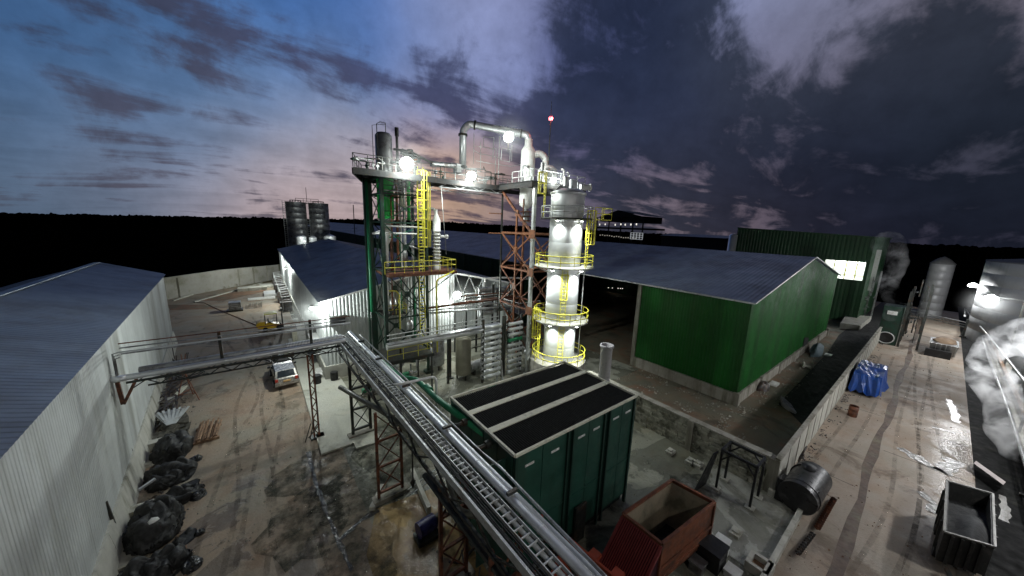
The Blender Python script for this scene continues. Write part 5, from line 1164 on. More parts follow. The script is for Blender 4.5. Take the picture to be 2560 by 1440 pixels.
for px, py, k in ((360, 1100, 0), (345, 1155, 1), (300, 1395, 2)):
    q = az(px+20, py); m = MB().hexa([V((q.x-.7, q.y-.7, 0)), V((q.x+.5, q.y-.7, 0)), V((q.x+.5, q.y+.7, 0)), V((q.x-.7, q.y+.7, 0)), V((q.x-.7, q.y-.7, .2)), V((q.x+.4, q.y-.6, .12)), V((q.x+.4, q.y+.6, .12)), V((q.x-.7, q.y+.7, .22))]); tag(m.build('debris_slab', CONC), ['broken slab against the warehouse plinth beside the scrap fan', 'broken slab against the warehouse plinth beside the upper tarpaulin heap', 'broken slab against the plinth nearest the camera'][k], 'slab', 'broken slabs along the warehouse plinth')
# under-rack clutter near bottom
q = az(1062, 1345); rt = T('motor_unit', 'dark blue motor unit standing below the near end of the pipe rack', 'motor', q)
MB().tube((q.x-.3, q.y, .55), (q.x+.5, q.y+.1, .55), .34, 16).build('casing', M('navy_paint', (.02, .02, .10), .4), rt); MB().bx(q.x-.4, q.x+.6, q.y-.35, q.y+.35, 0, .2).tube((q.x+.5, q.y+.1, .55), (q.x+1.1, q.y+.2, .55), .2, 12).build('base', DSTEEL, rt)
m = MB()
for i in range(26): c = V((5.5+rd4.uniform(-.6, .6), 9.0+rd4.uniform(-2.5, 1.5), 0)); m.beam(c, c+V((rd4.uniform(-.5, .5), rd4.uniform(-.5, .5), rd4.uniform(.1, .8))), rd4.uniform(.04, .1))
tag(m.build('scrap_rods', RUBBLE), 'dark loose scrap under the near end of the pipe rack', 'scrap', kind='stuff')
m = MB().beam((3.4, 15.0, .1), (4.3, 16.2, .1), .25, .2).beam((5.6, 13.2, .2), (5.9, 16.2, .2), .2, .4); tag(m.build('concrete_kerb', CONCP), 'low concrete kerb beside the red strutted trestle', 'kerb')
m = MB()
for y in (14.6, 15.0): m.tube((5.2, y, .25), (7.2, y+.6, .25), .03, 6)
tag(m.build('floor_pipes', WSTEEL), 'two thin pipes lying on the floor beside the red strutted trestle', 'pipes')

# litter, grit and stones
def grit(name, lab, n, fx, s0, s1, mat, seed):
    rg_ = random.Random(seed); m = MB()
    from mathutils import noise as nz
    for i in range(n):
        x, y = fx(rg_)
        for _t in range(6):
            if nz.noise(V((x*.8, y*.8, seed))) > .02: break
            x, y = fx(rg_)
        s = rg_.uniform(s0, s1)*(rg_.random()**1.5+.3); a = rg_.uniform(0, 6.28); z = .005
        P_ = [(x+s*math.cos(a+t), y+s*math.sin(a+t)*rg_.uniform(.6, 1), z) for t in (0, 2.1, 4.2)]; tp_ = (x+rg_.uniform(-.3, .3)*s, y, z+s*rg_.uniform(.5, 1.0))
        for q_ in ((0, 1), (1, 2), (2, 0)): m.face([P_[q_[0]], P_[q_[1]], tp_])
    tag(m.build(name, mat), lab, 'debris', kind='stuff')
grit('gravel', 'grit and small stones scattered over the yard', 1500, lambda r: (r.uniform(-6, 2), r.uniform(10, 48)), .02, .07, CONC, 1)
grit('gravel', 'dirt and grit gathered along the foot of the grey warehouse', 1100, lambda r: (lambda y: (lwx(y)+.5+abs(r.gauss(0, .7)), y))(r.uniform(12, 44)), .03, .13, RUBBLE, 2)
grit('gravel', 'small rubble scattered over the plant floor', 1300, lambda r: (r.uniform(3.5, 21), r.uniform(5, 29)), .02, .08, STONE, 3)
grit('gravel', 'stones and crumbs scattered over the road', 650, lambda r: (15+r.random()**1.5*60, r.uniform(-3.2, 3.3)), .02, .08, DIRT, 4)
grit('gravel', 'dark grit along the foot of the pale panel wall', 900, lambda r: (r.uniform(24, 66), 3.4-abs(r.gauss(0, .25))), .03, .10, RUBBLE, 5)
grit('gravel', 'rubble scattered on the soil beside the green shed', 1200, lambda r: (r.uniform(22, 60), r.uniform(6.2, 8.3)) if r.random() < .6 else (r.uniform(22, 30), r.uniform(8, 17)), .03, .16, CONC, 6)
# water running in the yard channel and on the muddy floor
wm = bpy.data.materials.new('running_water'); wm.use_nodes = True; _p = wm.node_tree.nodes['Principled BSDF']; _p.inputs['Base Color'].default_value = (.22, .21, .19, 1); _p.inputs['Roughness'].default_value = .24
_k = wm.node_tree.nodes.new('ShaderNodeTexNoise'); _k.inputs['Scale'].default_value = 4.5; _k.inputs['Detail'].default_value = 5; _b = wm.node_tree.nodes.new('ShaderNodeBump'); _b.inputs['Strength'].default_value = .5; _b.inputs['Distance'].default_value = .08
_g = wm.node_tree.nodes.new('ShaderNodeNewGeometry'); wm.node_tree.links.new(_g.outputs['Position'], _k.inputs[0]); wm.node_tree.links.new(_k.outputs[0], _b.inputs['Height']); wm.node_tree.links.new(_b.outputs[0], _p.inputs['Normal'])
wm2 = wm.copy(); wm2.name = 'ditch_water'; wm2.node_tree.nodes['Principled BSDF'].inputs['Base Color'].default_value = (.06, .055, .045, 1); wm2.node_tree.nodes['Principled BSDF'].inputs['Roughness'].default_value = .14; wm2.node_tree.nodes['Bump'].inputs['Strength'].default_value = 1.0
def stream(name, pts, w, z=.03):
    m = MB(); pr_ = None; rg_ = random.Random(len(pts))
    for a, b in zip(pts, pts[1:]):
        d = (b-a).normalized(); s_ = V((-d.y, d.x, 0)); n = max(2, int((b-a).length/.25))
        for k in range(n):
            c = a.lerp(b, k/n); ww = w*(.6+rg_.random()*.8); cur = (c-s_*ww, c+s_*ww*(.6+rg_.random()*.7))
            if pr_: m.face([(pr_[0].x, pr_[0].y, z), (cur[0].x, cur[0].y, z), (cur[1].x, cur[1].y, z), (pr_[1].x, pr_[1].y, z)])
            pr_ = cur
    o = m.build(name, wm2 if name == 'water_stream' else wm); o['kind'] = 'structure'
stream('water_stream', [az(770, 1130), az(795, 1225), az(820, 1290), az(850, 1360), az(885, 1440)], .09)
stream('water_stream', [az(850, 1350), az(905, 1300), az(960, 1268)], .12, .034)
stream('puddle_water', [az(2250, 1120), az(2300, 1150), az(2350, 1180), az(2395, 1150)], .35, .032)
stream('puddle_water', [az(2300, 1230), az(2340, 1265), az(2330, 1290)], .22, .034)
stream('puddle_water', [az(2330, 1068), az(2370, 1078), az(2408, 1092)], .14, .030)
stream('puddle_water', [az(2372, 1000), az(2385, 1030), az(2392, 1060)], .2, .030)
stream('puddle_water', [az(2505, 1240), az(2515, 1280), az(2508, 1310)], .14, .036)
# thin joints cut in the road concrete
for i in range(9):
    x = 26+i*6.3; m = MB().bx(x-.025, x+.025, -3.3, .3, .012, .0145) if i % 2 else MB().bx(x-.02, x+.02, .9, 3.4, .012, .0145); struct('road_joint', m, M('joint_dark', (.06, .05, .04), .9))
# tyre marks
def soft(name, col, amt):
    m = bpy.data.materials.new(name); m.use_nodes = True; t = m.node_tree; n = t.nodes; l = t.links; p = n['Principled BSDF']; p.inputs['Base Color'].default_value = (*col, 1); p.inputs['Roughness'].default_value = .9
    g = n.new('ShaderNodeNewGeometry'); k = n.new('ShaderNodeTexNoise'); k.inputs['Scale'].default_value = 1.1; k.inputs['Detail'].default_value = 9; k.inputs['Roughness'].default_value = .75; l.new(g.outputs['Position'], k.inputs[0])
    r = n.new('ShaderNodeMapRange'); l.new(k.outputs[0], r.inputs[0]); r.inputs[1].default_value = .40; r.inputs[2].default_value = .68; r.inputs[4].default_value = amt
    l.new(r.outputs[0], p.inputs['Alpha']); return m
TYRE = soft('tyre_grime', (.07, .055, .04), .42)
def ribbon(pts, w, z, mat, name='tyre_mark'):
    pts = [V((*p, 0)) for p in pts]; o_ = []
    for i in range(len(pts)-1):
        p0, p1, p2, p3_ = pts[max(0, i-1)], pts[i], pts[i+1], pts[min(len(pts)-1, i+2)]
        for k in range(8): t = k/8; o_.append(.5*((2*p1)+(p2-p0)*t+(2*p0-5*p1+4*p2-p3_)*t*t+(3*p1-p0-3*p2+p3_)*t**3))
    o_.append(pts[-1]); m = MB(); pr_ = None
    for i, c in enumerate(o_):
        d = (o_[min(i+1, len(o_)-1)]-o_[max(i-1, 0)]).normalized(); s_ = V((-d.y, d.x, 0))*w/2; cur = (c-s_, c+s_)
        if pr_: m.face([(pr_[0].x, pr_[0].y, z), (cur[0].x, cur[0].y, z), (cur[1].x, cur[1].y, z), (pr_[1].x, pr_[1].y, z)])
        pr_ = cur
    struct(name, m, mat)
for j, base in enumerate(([(-2.6, 12), (-1.8, 20), (-2.2, 30), (-1.0, 42), (-3, 60)], [(0, 11), (-.6, 18), (.2, 25), (.6, 31), (-.6, 45), (-.2, 60)], [(-3.4, 14), (-2.4, 24), (-.9, 33), (-3.6, 48)])):
    for dx in (0, 1.5): ribbon([(x+dx, y) for x, y in base], .22, .0065+.0012*(2*j+(dx > 0)), TYRE)
for j, base in enumerate(([(18, 1.6), (26, 1.9), (38, 1.5), (60, 1.7)], [(17, -.6), (26, -1.4), (40, -1.0), (66, -1.3)], [(20, -2.2), (30, -2.4), (44, -1.6), (70, -.6)])):
    for dy in (0, 1.0): ribbon([(x, y+dy) for x, y in base], .20, .0125+.0012*(2*j+(dy > 0)), TYRE)
DAMP = soft('damp_stain', (.045, .048, .032), .9)
for j, (cx_, cy_, sx_, sy_) in enumerate(((2.0, 19.5, 2.6, 2.2), (.8, 16.2, 2.0, 2.4), (3.0, 16.6, 2.0, 2.0), (5.6, 19, 2.2, 3), (2.2, 12.6, 1.6, 2), (10, 20, 4, 3), (17.5, 6.2, 2.2, 1.4))):
    m = MB(); rg_ = random.Random(j+40); pts = [(cx_+sx_*math.cos(a*.2618)*rg_.uniform(.75, 1.1), cy_+sy_*math.sin(a*.2618)*rg_.uniform(.75, 1.1)) for a in range(24)]; m.face([(x, y, .021+.0015*j+(.035 if j == 6 else 0)) for x, y in pts]); struct('damp_patch', m, DAMP)
# oil drums, buckets, hoses and pallets lying about
for i, (px, py, lb) in enumerate(((1235, 1010, 'rusty drum on the plant floor left of the cooling tower'), (1345, 935, 'blue drum between condenser bank and silver column'), (2130, 1040, 'rusty drum standing on the road by the panel wall below the blue load'))):
    q = az(px, py); m = MB().lathe(q, [(.28, 0), (.28, .28), (.30, .3), (.28, .32), (.28, .6), (.30, .62), (.28, .64), (.28, .88), (.25, .86)], 20, False); tag(m.build('drum', (RSTEEL, BLUE, RSTEEL)[i]), lb, 'drum')

# ================================================================ RIGHT YARD
def hopper(P, zt, zb, th, lab, mat, inmat, ins=.5):
    # P: four top corners (x,y) ccw ; opened hopper
    P = [V((p[0], p[1], 0)) for p in P]; c = sum(P, V())/4
    rt = T('hopper', lab, 'hopper', c)
    m = MB()
    for i in range(4):
        a, b = P[i], P[(i+1) % 4]; n_ = V((c.x-(a.x+b.x)/2, c.y-(a.y+b.y)/2, 0)).normalized()*th
        m.hexa([a+V((0, 0, zb)), b+V((0, 0, zb)), b+n_+V((0, 0, zb)), a+n_+V((0, 0, zb)), a+V((0, 0, zt)), b+V((0, 0, zt)), b+n_+V((0, 0, zt)), a+n_+V((0, 0, zt))])
    m.build('body', mat, rt)
    m = MB(); I = [p.lerp(c, .07) for p in P]; J = [p.lerp(c, ins) for p in P]
    for i in range(4): a, b = I[i], I[(i+1) % 4]; d, e = J[i], J[(i+1) % 4]; m.face([a+V((0, 0, zt-.05)), b+V((0, 0, zt-.05)), e+V((0, 0, zb+.3)), d+V((0, 0, zb+.3))])
    m.build('lining', inmat, rt)
    m = MB(); m.face([p+V((0, 0, zb+.35)) for p in J]); m.build('outlet', BLACK, rt)
    m = MB()
    for i in range(4): m.beam(P[i]+V((0, 0, zt)), P[(i+1) % 4]+V((0, 0, zt)), .12, .1)
    m.build('rim', mat, rt)
    return rt, P
B = [az(1681, 1200, 2.5), az(1558, 1285, 2.5), az(1655, 1360, 2.5), az(1787, 1256, 2.5)]
rt, P = hopper([(p.x, p.y) for p in (B[1], B[2], B[3], B[0])], 2.5, .55, .06, 'large open red steel hopper with a pale lining', REDB, BININ)
a, b = V((P[0].x, P[0].y, 2.4)), V((P[1].x, P[1].y, 2.4)); o1 = V((-1.15, .15, -1.75))
m = MB(); m.hexa([a+o1, b+o1, b+V((0, 0, -2)), a+V((0, 0, -2)), a, b, b+V((.05, 0, 0)), a+V((.05, 0, 0))]); m.build('grille_backing', M('grille_dark', (.07, .02, .03), .8), rt)
m = MB()
for k in range(19): t = (k+.5)/19; p = a.lerp(b, t); m.beam(p+V((-.03, 0, .02)), p+o1+V((-.03, 0, .02)), .035, .05)
m.beam(a, b, .1).beam(a+o1, b+o1, .1).beam(a, a+o1, .1).beam(b, b+o1, .1); m.build('grille', M('grille_red', (.30, .06, .06), .6), rt)
for p in P: MB().beam(V((p.x, p.y, 0)), V((p.x, p.y, 2.4)), .12).build('leg', REDB, rt)
m = MB(); pz = [V((p.x, p.y, .85)) for p in P]
m.beam(pz[1], pz[2], .1, .12).beam(pz[1]+V((0, -.05, .5)), pz[2]+V((0, -.05, .5)), .06); m.build('lower_beam', REDB, rt)
# orange trough by the rack
q0, q1 = az(1408, 1362, 1.6), az(1600, 1530, 1.6)
rt = T('feed_trough', 'bright orange-red feed trough partly hidden behind the pipe rack', 'trough', (9.3, 6.3, 0))
d = (q1-q0).normalized(); s_ = V((d.y, -d.x, 0)); s_ = -s_ if s_.x > 0 else s_
m = MB(); m.hexa([q0, q1, q1+V((.08, 0, 0)), q0+V((.08, 0, 0)), q0+V((0, 0, .5)), q1+V((0, 0, .5)), q1+V((.08, 0, .5)), q0+V((.08, 0, .5))])
m.hexa([q0+s_*1.1+V((0, 0, -1.2)), q1+s_*1.1+V((0, 0, -1.2)), q1, q0, q0+s_*1.1+V((0, 0, -1.15)), q1+s_*1.1+V((0, 0, -1.15)), q1+V((0, 0, .05)), q0+V((0, 0, .05))]); m.build('side', ORNG, rt)
MB().beam(q0+V((0, 0, .5)), q1+V((0, 0, .5)), .08).build('rim', ORNG, rt)
for t in (.32, .62): p = q0.lerp(q1, t)+V((.1, 0, .1)); MB().hexa([p, p+d*.35, p+d*.35+V((.55, .1, 0)), p+V((.55, .1, 0)), p+V((0, 0, .3)), p+d*.35+V((0, 0, .3)), p+d*.35+V((.5, .1, .15)), p+V((.5, .1, .15))]).build('lug', ORNG, rt)
MB().tube(az(1338, 1305, 2.6), az(1355, 1290, 2.6), .09, 10).tube(az(1322, 1440, 1.8), az(1335, 1420, 1.8), .1, 10).build('spout', ORNG, rt)
for i, (px, py, w, h, mat, lb) in enumerate(((1775, 1405, .9, .9, BLACK, 'black machine box in front of the red hopper'), (1800, 1385, .5, .75, WHITE, 'small pale box beside the black machine box'), (1742, 1425, .5, .45, SILVD, 'grey case below the black machine box'), (1830, 1440, .5, .3, WHITE, 'white carton at the bottom edge by the kerb'))):
    q = az(px, py); m = MB().bx(q.x-w/2, q.x+w/2, q.y-w/2, q.y+w/2, 0, h); m.bx(q.x-w/2-.03, q.x+w/2+.03, q.y-w/2-.03, q.y+w/2+.03, h-.08, h+.02); tag(m.build('machine_box', mat), lb, 'box')
# steel frame
root = T('pipe_gantry', 'black open steel gantry with bracing standing on four pads', 'gantry', (19.7, 4.7, 0))
fx0, fx1, fy0, fy1, fz = 19.1, 20.3, 3.95, 5.55, 2.45
for x in (fx0, fx1):
    for y in (fy0, fy1): MB().beam((x, y, .15), (x, y, fz), .1, .1).build('leg', BLACK, root); MB().bx(x-.2, x+.2, y-.2, y+.2, 0, .14).build('foot_pad', CONCP, root)
m = MB()
for a, b in (((fx0, fy0), (fx1, fy0)), ((fx1, fy0), (fx1, fy1)), ((fx1, fy1), (fx0, fy1)), ((fx0, fy1), (fx0, fy0))): m.beam((*a, fz), (*b, fz), .11, .13)
m.build('top_beam', BLACK, root)
m = MB()
for x in (fx0, fx1):
    m.beam((x, fy0, fz-.6), (x, fy0+.5, fz), .07).beam((x, fy1, fz-.6), (x, fy1-.5, fz), .07)
for y in (fy0, fy1): m.beam((fx0, y, fz-.5), (fx0+.45, y, fz), .07).beam((fx1, y, fz-.5), (fx1-.45, y, fz), .07)
m.build('knee_brace', BLACK, root)
MB().hexa([(17.9, 6.1, .1), (18.9, 6.0, .1), (18.95, 6.1, .1), (17.95, 6.2, .1), (18.6, 5.75, 2.3), (19.05, 5.7, 2.3), (19.05, 5.75, 2.3), (18.6, 5.8, 2.3)]).build('leaning_panel', BLACK, root)
# stone wall along x=21.6
root = T('block_wall', 'rough stained block wall running behind the black steel gantry', 'wall', (21.8, 10, 0))
WX = 21.35; rd5 = random.Random(4)
m = MB().bx(WX, WX+.35, 3.7, 16.9, 0, 2.0); m.build('core', STONE, root)
m = MB(); z = 0
while z < 1.95:
    y = 3.7+rd5.uniform(0, .4)
    while y < 16.7:
        L = rd5.uniform(.45, .85); pr = rd5.uniform(.0, .10)
        if rd5.random() > .12: m.bx(WX-.02-pr, WX, y, min(16.9, y+L-.05), z+.02, min(2.0, z+.2))
        y += L
    z += .225
m.build('block_face', STONE, root)
m = MB()
for y in (3.8, 8.1, 12.4, 16.6): m.bx(WX-.16, WX+.42, y-.18, y+.18, 0, 2.06)
m.build('pier', CONC, root); MB().bx(WX-.08, WX+.42, 3.9, 16.6, 2.0, 2.08).build('coping', CONC, root)
# concrete slab + kerb
sl = MB().bx(15.4, 21.2, 2.35, 7.0, 0, .05); struct('slab', sl, groundmat('slab_concrete', (.42, .42, .38), (.36, .36, .32), (.13, .13, .095), (.20, .19, .13), .5))
m = MB().bx(12, 21.2, 2.18, 2.38, 0, .4).bx(20.98, 21.2, 2.38, 3.7, 0, .4); tag(m.build('low_kerb_wall', CONCP), 'low pale kerb wall bounding the slab by the road', 'kerb')
for i, (px, py, lb) in enumerate(((1675, 1133, 'concrete block on the pale ground nearest the green cooling tower'), (1725, 1157, 'left one of two concrete blocks close together by the block wall'), (1745, 1165, 'right one of two concrete blocks close together by the block wall'), (1838, 1337, 'loose white block lying alone on the slab'))):
    q = az(px, py); m = MB().bx(q.x-.3, q.x+.3, q.y-.2, q.y+.2, 0, .2).bx(q.x-.14, q.x+.14, q.y-.12, q.y+.12, .2, .28); tag(m.build('concrete_block', CONCP), lb, 'block', 'concrete blocks by the slab')
q = az(1897, 1425); rt = T('drain_box', 'square concrete drain box at the corner of the low kerb wall', 'drain', q); m = MB()
for dx, dy in ((0, -.35), (0, .35)): m.bx(q.x-.42, q.x+.42, q.y+dy-.08, q.y+dy+.08, 0, .4)
for dx in (-.35, .35): m.bx(q.x+dx-.08, q.x+dx+.08, q.y-.27, q.y+.27, 0, .4)
m.build('rim', CONCP, rt); MB().bx(q.x-.27, q.x+.27, q.y-.27, q.y+.27, 0, .15).build('silt', DIRT, rt)
# white panel wall along the road
root = T('panel_wall', 'pale concrete panel wall separating the road from the black coal strip', 'wall', (45, 3.6, 0))
m = MB()
for k in range(22): x = 21.2+k*2.05; m.bx(x+.03, x+2.02, 3.50, 3.64, 0, 2.15)
m.build('panel', CONCP, root)
m = MB()
for k in range(23): x = 21.2+k*2.05; m.bx(x-.03, x+.03, 3.47, 3.67, 0, 2.12)
m.build('joint_post', CONC, root); MB().bx(21.2, 66.3, 3.46, 3.70, 2.15, 2.24).build('coping', CONC, root)
# coal heap ridge and rubbish on the soil strip
m = MB(); rd6 = random.Random(8); gx, gy = 60, 10; base = len(m.v)
for i in range(gx+1):
    for j in range(gy+1):
        x = 33.5+i*.75; y = 3.72+j*.27*(1+i*.004); e = min(1, i/5)*math.sin(math.pi*min(1, (j+.01)/gy))
        m.v.append((x+rd6.uniform(-.15, .15), y, .02+e*(.06+.10*rd6.random())))
for i in range(gx):
    for j in range(gy): a = base+i*(gy+1)+j; m.f.append((a, a+gy+1, a+gy+2, a+1)); m.sm.append(False)
tag(m.build('coal_bed', COAL), 'long black bed of coal dust along the inside of the panel wall', 'coal', kind='stuff')
for i, (px, py, lb) in enumerate(((1905, 972, 'rubble heap by the green shed footing nearest the corner'), (1935, 962, 'white sheet lying on soil by the green shed'), (2015, 915, 'pale pipe pieces on soil beside the green shed'), (2040, 885, 'grey-blue machine part heaped against the green shed'), (2070, 890, 'white block on the edge of the coal bed'))):
    q = az(px, py); m = MB()
    if i in (1, 4): m.bx(q.x-.5, q.x+.5, q.y-.3, q.y+.3, .02, .2).bx(q.x-.3, q.x+.2, q.y-.1, q.y+.2, .2, .26)
    elif i == 2: m.tube((q.x-1.2, q.y, .2), (q.x+.4, q.y+.3, .2), .12, 8).tube((q.x-.6, q.y-.5, .15), (q.x-.4, q.y+.3, .15), .12, 8)
    else:
        m.blob(q, .8 if i == 0 else 1.9, .5, .7 if i == 0 else 1.2, i, .5, 14, 6)
    tag(m.build('yard_debris', (RUBBLE, WHITE, CONCP, M('blue_grey', (.12, .17, .19), .6), WHITE)[i]), lb, 'debris')
rdd = MB()
for k in range(12): rdd.beam((33.0+k*.12, 5.1+k*.06, .03), (33.3+k*.12, 6.1+k*.04, .3+.05*(k % 2)), .05, .3)
tag(rdd.build('sheet_offcuts', SILVD), 'shiny sheet metal offcuts at the near end of the coal strip', 'sheets')
rt = T('gable_hatch', 'dark propped hatch at the foot of the green gable wall', 'hatch', (52, 8.3, 0)); m = MB().hexa([(50.5, 8.4, 1.0), (53, 8.4, 1.0), (53, 8.45, 1.0), (50.5, 8.45, 1.0), (50.5, 8.4, 2.2), (52.6, 8.4, 1.8), (52.6, 8.44, 1.8), (50.5, 8.44, 2.2)]); m.build('flap', BLACK, rt)
# black tank
root = T('black_tank', 'black horizontal cylindrical tank lying beside the road', 'tank', (22.7, 2.3, 0))
MB().tube((20.75, 2.5, .88), (23.5, 2.4, .88), .80, 36).build('shell', M('tank_black', (.030, .030, .032), .38, .2, .2, 2, (.09, .09, .09), .35, 2), root)
m = MB()
for x in (21.6, 23.4): m.tube((x-.5, 2.47, .88), (x-.45, 2.47, .88), .82, 30)
m.build('band', BLACK, root); MB().bx(21.3, 21.6, 2.0, 3.0, 0, .35).bx(23.5, 23.8, 2.0, 3.0, 0, .35).build('saddle', BLACK, root)
MB().lathe((22.3, 2.5, 0), [(.3, 1.85), (.3, 2.02), (.02, 2.04)], 16).build('manhole', BLACK, root)
MB().hexa([(20.9, 3.0, .1), (22.2, 3.0, .1), (22.2, 3.4, .1), (20.9, 3.4, .1), (21.0, 3.0, 1.3), (22.0, 3.0, 1.1), (22.0, 3.4, 1.1), (21.0, 3.4, 1.3)]).build('bracket_box', BLACK, root)
m = MB(); q = az(2020, 1150)
for k in range(9): m.path([(24.6+.1*k, 3.2, .1), (24.7+rd6.uniform(-.2, .3), 3.25, .6+rd6.random()*.4), (24.9+rd6.uniform(-.3, .5), 3.1, 1.0+rd6.random()*.7)], .03, 5)
tag(m.build('bent_wires', RUBBLE), 'tangle of bent wire against the panel wall behind the black tank', 'wire', kind='stuff')
# augers
def auger(a, b, lb, R=.13, mat=RSTEEL):
    rt = T('screw_auger', lb, 'auger', a, 'loose screw augers on the road'); a, b = V(a), V(b); d = (b-a); L = d.length; d.normalize(); s_ = d.cross(V((0, 0, 1)))
    MB().tube(a, b, .05, 8).build('shaft', mat, rt); m = MB(); n = int(L/.2)
    N_ = n*10; pr = None
    for k in range(N_+1):
        t = k/N_; p = a+d*L*t; an = 2*math.pi*n*t; o = s_*math.cos(an)+V((0, 0, 1))*math.sin(an); cur = (p+o*.04, p+o*R)
        if pr: m.face([pr[0], pr[1], cur[1], cur[0]])
        pr = cur
    m.build('flight', mat, rt)
auger(az(2042, 1322, .18), az(2086, 1245, .18), 'longer rusty screw auger lying on the road')
auger(az(1993, 1385, .18), az(2034, 1332, .18), 'shorter darker screw auger lying on the road', .11, RUBBLE)
# blue tarp covered load
root = T('tarp_covered_load', 'load wrapped in a bright blue tarpaulin standing on the road by the panel wall', 'covered load', (44.5, 2.3, 0))
x0, x1, yA, yB, zT = 42.3, 47.3, 1.5, 3.25, 2.1
m = MB(); n = 8; rd7 = random.Random(2); G = []
for i in range(n+1):
    for j in range(n+1): G.append(V((x0+(x1-x0)*i/n, yA+(yB-yA)*j/n, zT+rd7.uniform(-.12, .10)-.5*(abs(i/n-.5)**2))))
for i in range(n):
    for j in range(n): m.face([G[i*(n+1)+j], G[(i+1)*(n+1)+j], G[(i+1)*(n+1)+j+1], G[i*(n+1)+j+1]])
edge = [G[i*(n+1)] for i in range(n+1)]+[G[n*(n+1)+j] for j in range(1, n+1)]+[G[i*(n+1)+n] for i in range(n-1, -1, -1)]+[G[j] for j in range(n-1, -1, -1)]
c = V(((x0+x1)/2, (yA+yB)/2, 0)); prv = None
for k, p in enumerate(edge):
    o = (p-c); o.z = 0; o.normalize(); f = [p, p+o*(.10+.12*(k % 2))+V((0, 0, -.8)), p+o*(.2+.25*((k+1) % 3)*.5)+V((0, 0, -1.55-.2*(k % 2)))]
    f = [V((q.x, min(q.y, 3.42), q.z)) for q in f]
    if prv:
        for a in range(2): m.face([prv[a], prv[a+1], f[a+1], f[a]])
    prv = f
m.build('tarpaulin', BLUE, root); MB().bx(x0+.3, x1-.3, yA+.3, yB-.3, 0, 1.7).build('load', DSTEEL, root)
# skip / trailer with ash
root = T('ash_trailer', 'dark open top trailer heaped with grey ash beside the puddle', 'trailer', (25.3, -2.65, 0))
TR = [az(2367, 1203, 2.0), az(2482, 1235, 2.0), az(2487, 1368, 2.0), az(2360, 1330, 2.0)]; TR = [V((p.x, p.y, 0)) for p in TR]
c = sum(TR, V())/4; m = MB()
for i in range(4):
    a, b = TR[i], TR[(i+1) % 4]; n_ = (c-(a+b)/2).normalized()*.08; m.hexa([a+V((0, 0, .6)), b+V((0, 0, .6)), b+n_+V((0, 0, .6)), a+n_+V((0, 0, .6)), a+V((0, 0, 2)), b+V((0, 0, 2)), b+n_+V((0, 0, 2)), a+n_+V((0, 0, 2))])
    for k in range(1, 5): p = a.lerp(b, k/5)-n_*.8; m.beam(p+V((0, 0, .6)), p+V((0, 0, 1.95)), .08)
m.face([p+V((0, 0, .6)) for p in TR]); m.build('body', M('trailer_grey', (.035, .036, .034), .6, .3, .3, 3, (.09, .08, .07), .3, 2), root)
m = MB()
for i in range(4): m.beam(TR[i]+V((0, 0, 2.02)), TR[(i+1) % 4]+V((0, 0, 2.02)), .07, .07)
m.build('top_rim', M('worn_rim', (.16, .155, .14), .5, .3), root)
m = MB(); n = 14; hh = {}
for i in range(n+1):
    for j in range(n+1):
        u, v = .04+.92*i/n, .04+.92*j/n; p = TR[0].lerp(TR[1], u).lerp(TR[3].lerp(TR[2], u), v); h = 1.35+.62*math.exp(-((u-.62)**2+(v-.75)**2)/.12)+.25*v+rd7.uniform(-.03, .03)-.2*(1-v)
        m.v.append((p.x, p.y, h))
for i in range(n):
    for j in range(n): a = i*(n+1)+j; m.f.append((a, a+1, a+n+2, a+n+1)); m.sm.append(True)
o = m.build('ash', ASH, root)
for dx in (1.3, 3.4):
    for s_ in (0, 1):
        p = TR[3].lerp(TR[0], dx/5) if s_ == 0 else TR[2].lerp(TR[1], dx/5); MB().tube(p+V((0, -.05 if s_ else .05, .42)), p+V((0, .25 if s_ else -.25, .42)), .42, 16).build('wheel', RUBB, root)
m = MB().beam(TR[3]+V((-.1, -.3, .55)), TR[3]+V((-1.8, -.7, .5)), .12).beam(TR[2]+V((-.1, .3, .55)), TR[3]+V((-1.8, -.7, .5)), .12); m.build('drawbar', DSTEEL, root)
m = MB().hexa([az(2440, 1152, .25), az(2515, 1205, .25), az(2508, 1212, .25), az(2434, 1158, .25), az(2440, 1152, .6), az(2515, 1205, .6), az(2508, 1212, .6), az(2434, 1158, .6)]); tag(m.build('steel_channel', M('pale_red_beam', (.35, .30, .28), .6)), 'pale straight beam lying beyond the ash trailer', 'beam')
# bagged load on low skip further up the road
q = az(2352, 885); rt = T('ribbed_skip', 'pale ribbed skip standing on the road near the tank wall', 'skip', q)
MB().hexa([(q.x-1.6, q.y-.9, .2), (q.x+1.6, q.y-.9, .2), (q.x+1.6, q.y+.9, .2), (q.x-1.6, q.y+.9, .2), (q.x-2, q.y-1.1, 1.6), (q.x+2, q.y-1.1, 1.6), (q.x+2, q.y+1.1, 1.6), (q.x-2, q.y+1.1, 1.6)]).build('body', SILVD, rt)
for k in range(6): y_ = q.y-.95+k*.38; MB().beam((q.x-1.72, y_, .25), (q.x-2.08, y_*1.0, 1.6), .08).build('rib', WSTEEL, rt)
MB().blob((q.x+.2, q.y, 1.55), 1.7, .9, .45, 3, .3, 16, 6).build('sacks', M('brown_sack', (.20, .14, .09), .9), rt)
MB().bx(q.x-2.6, q.x-2.1, q.y-.7, q.y+1.3, 0, .9).build('counterweight', BLACK, rt)
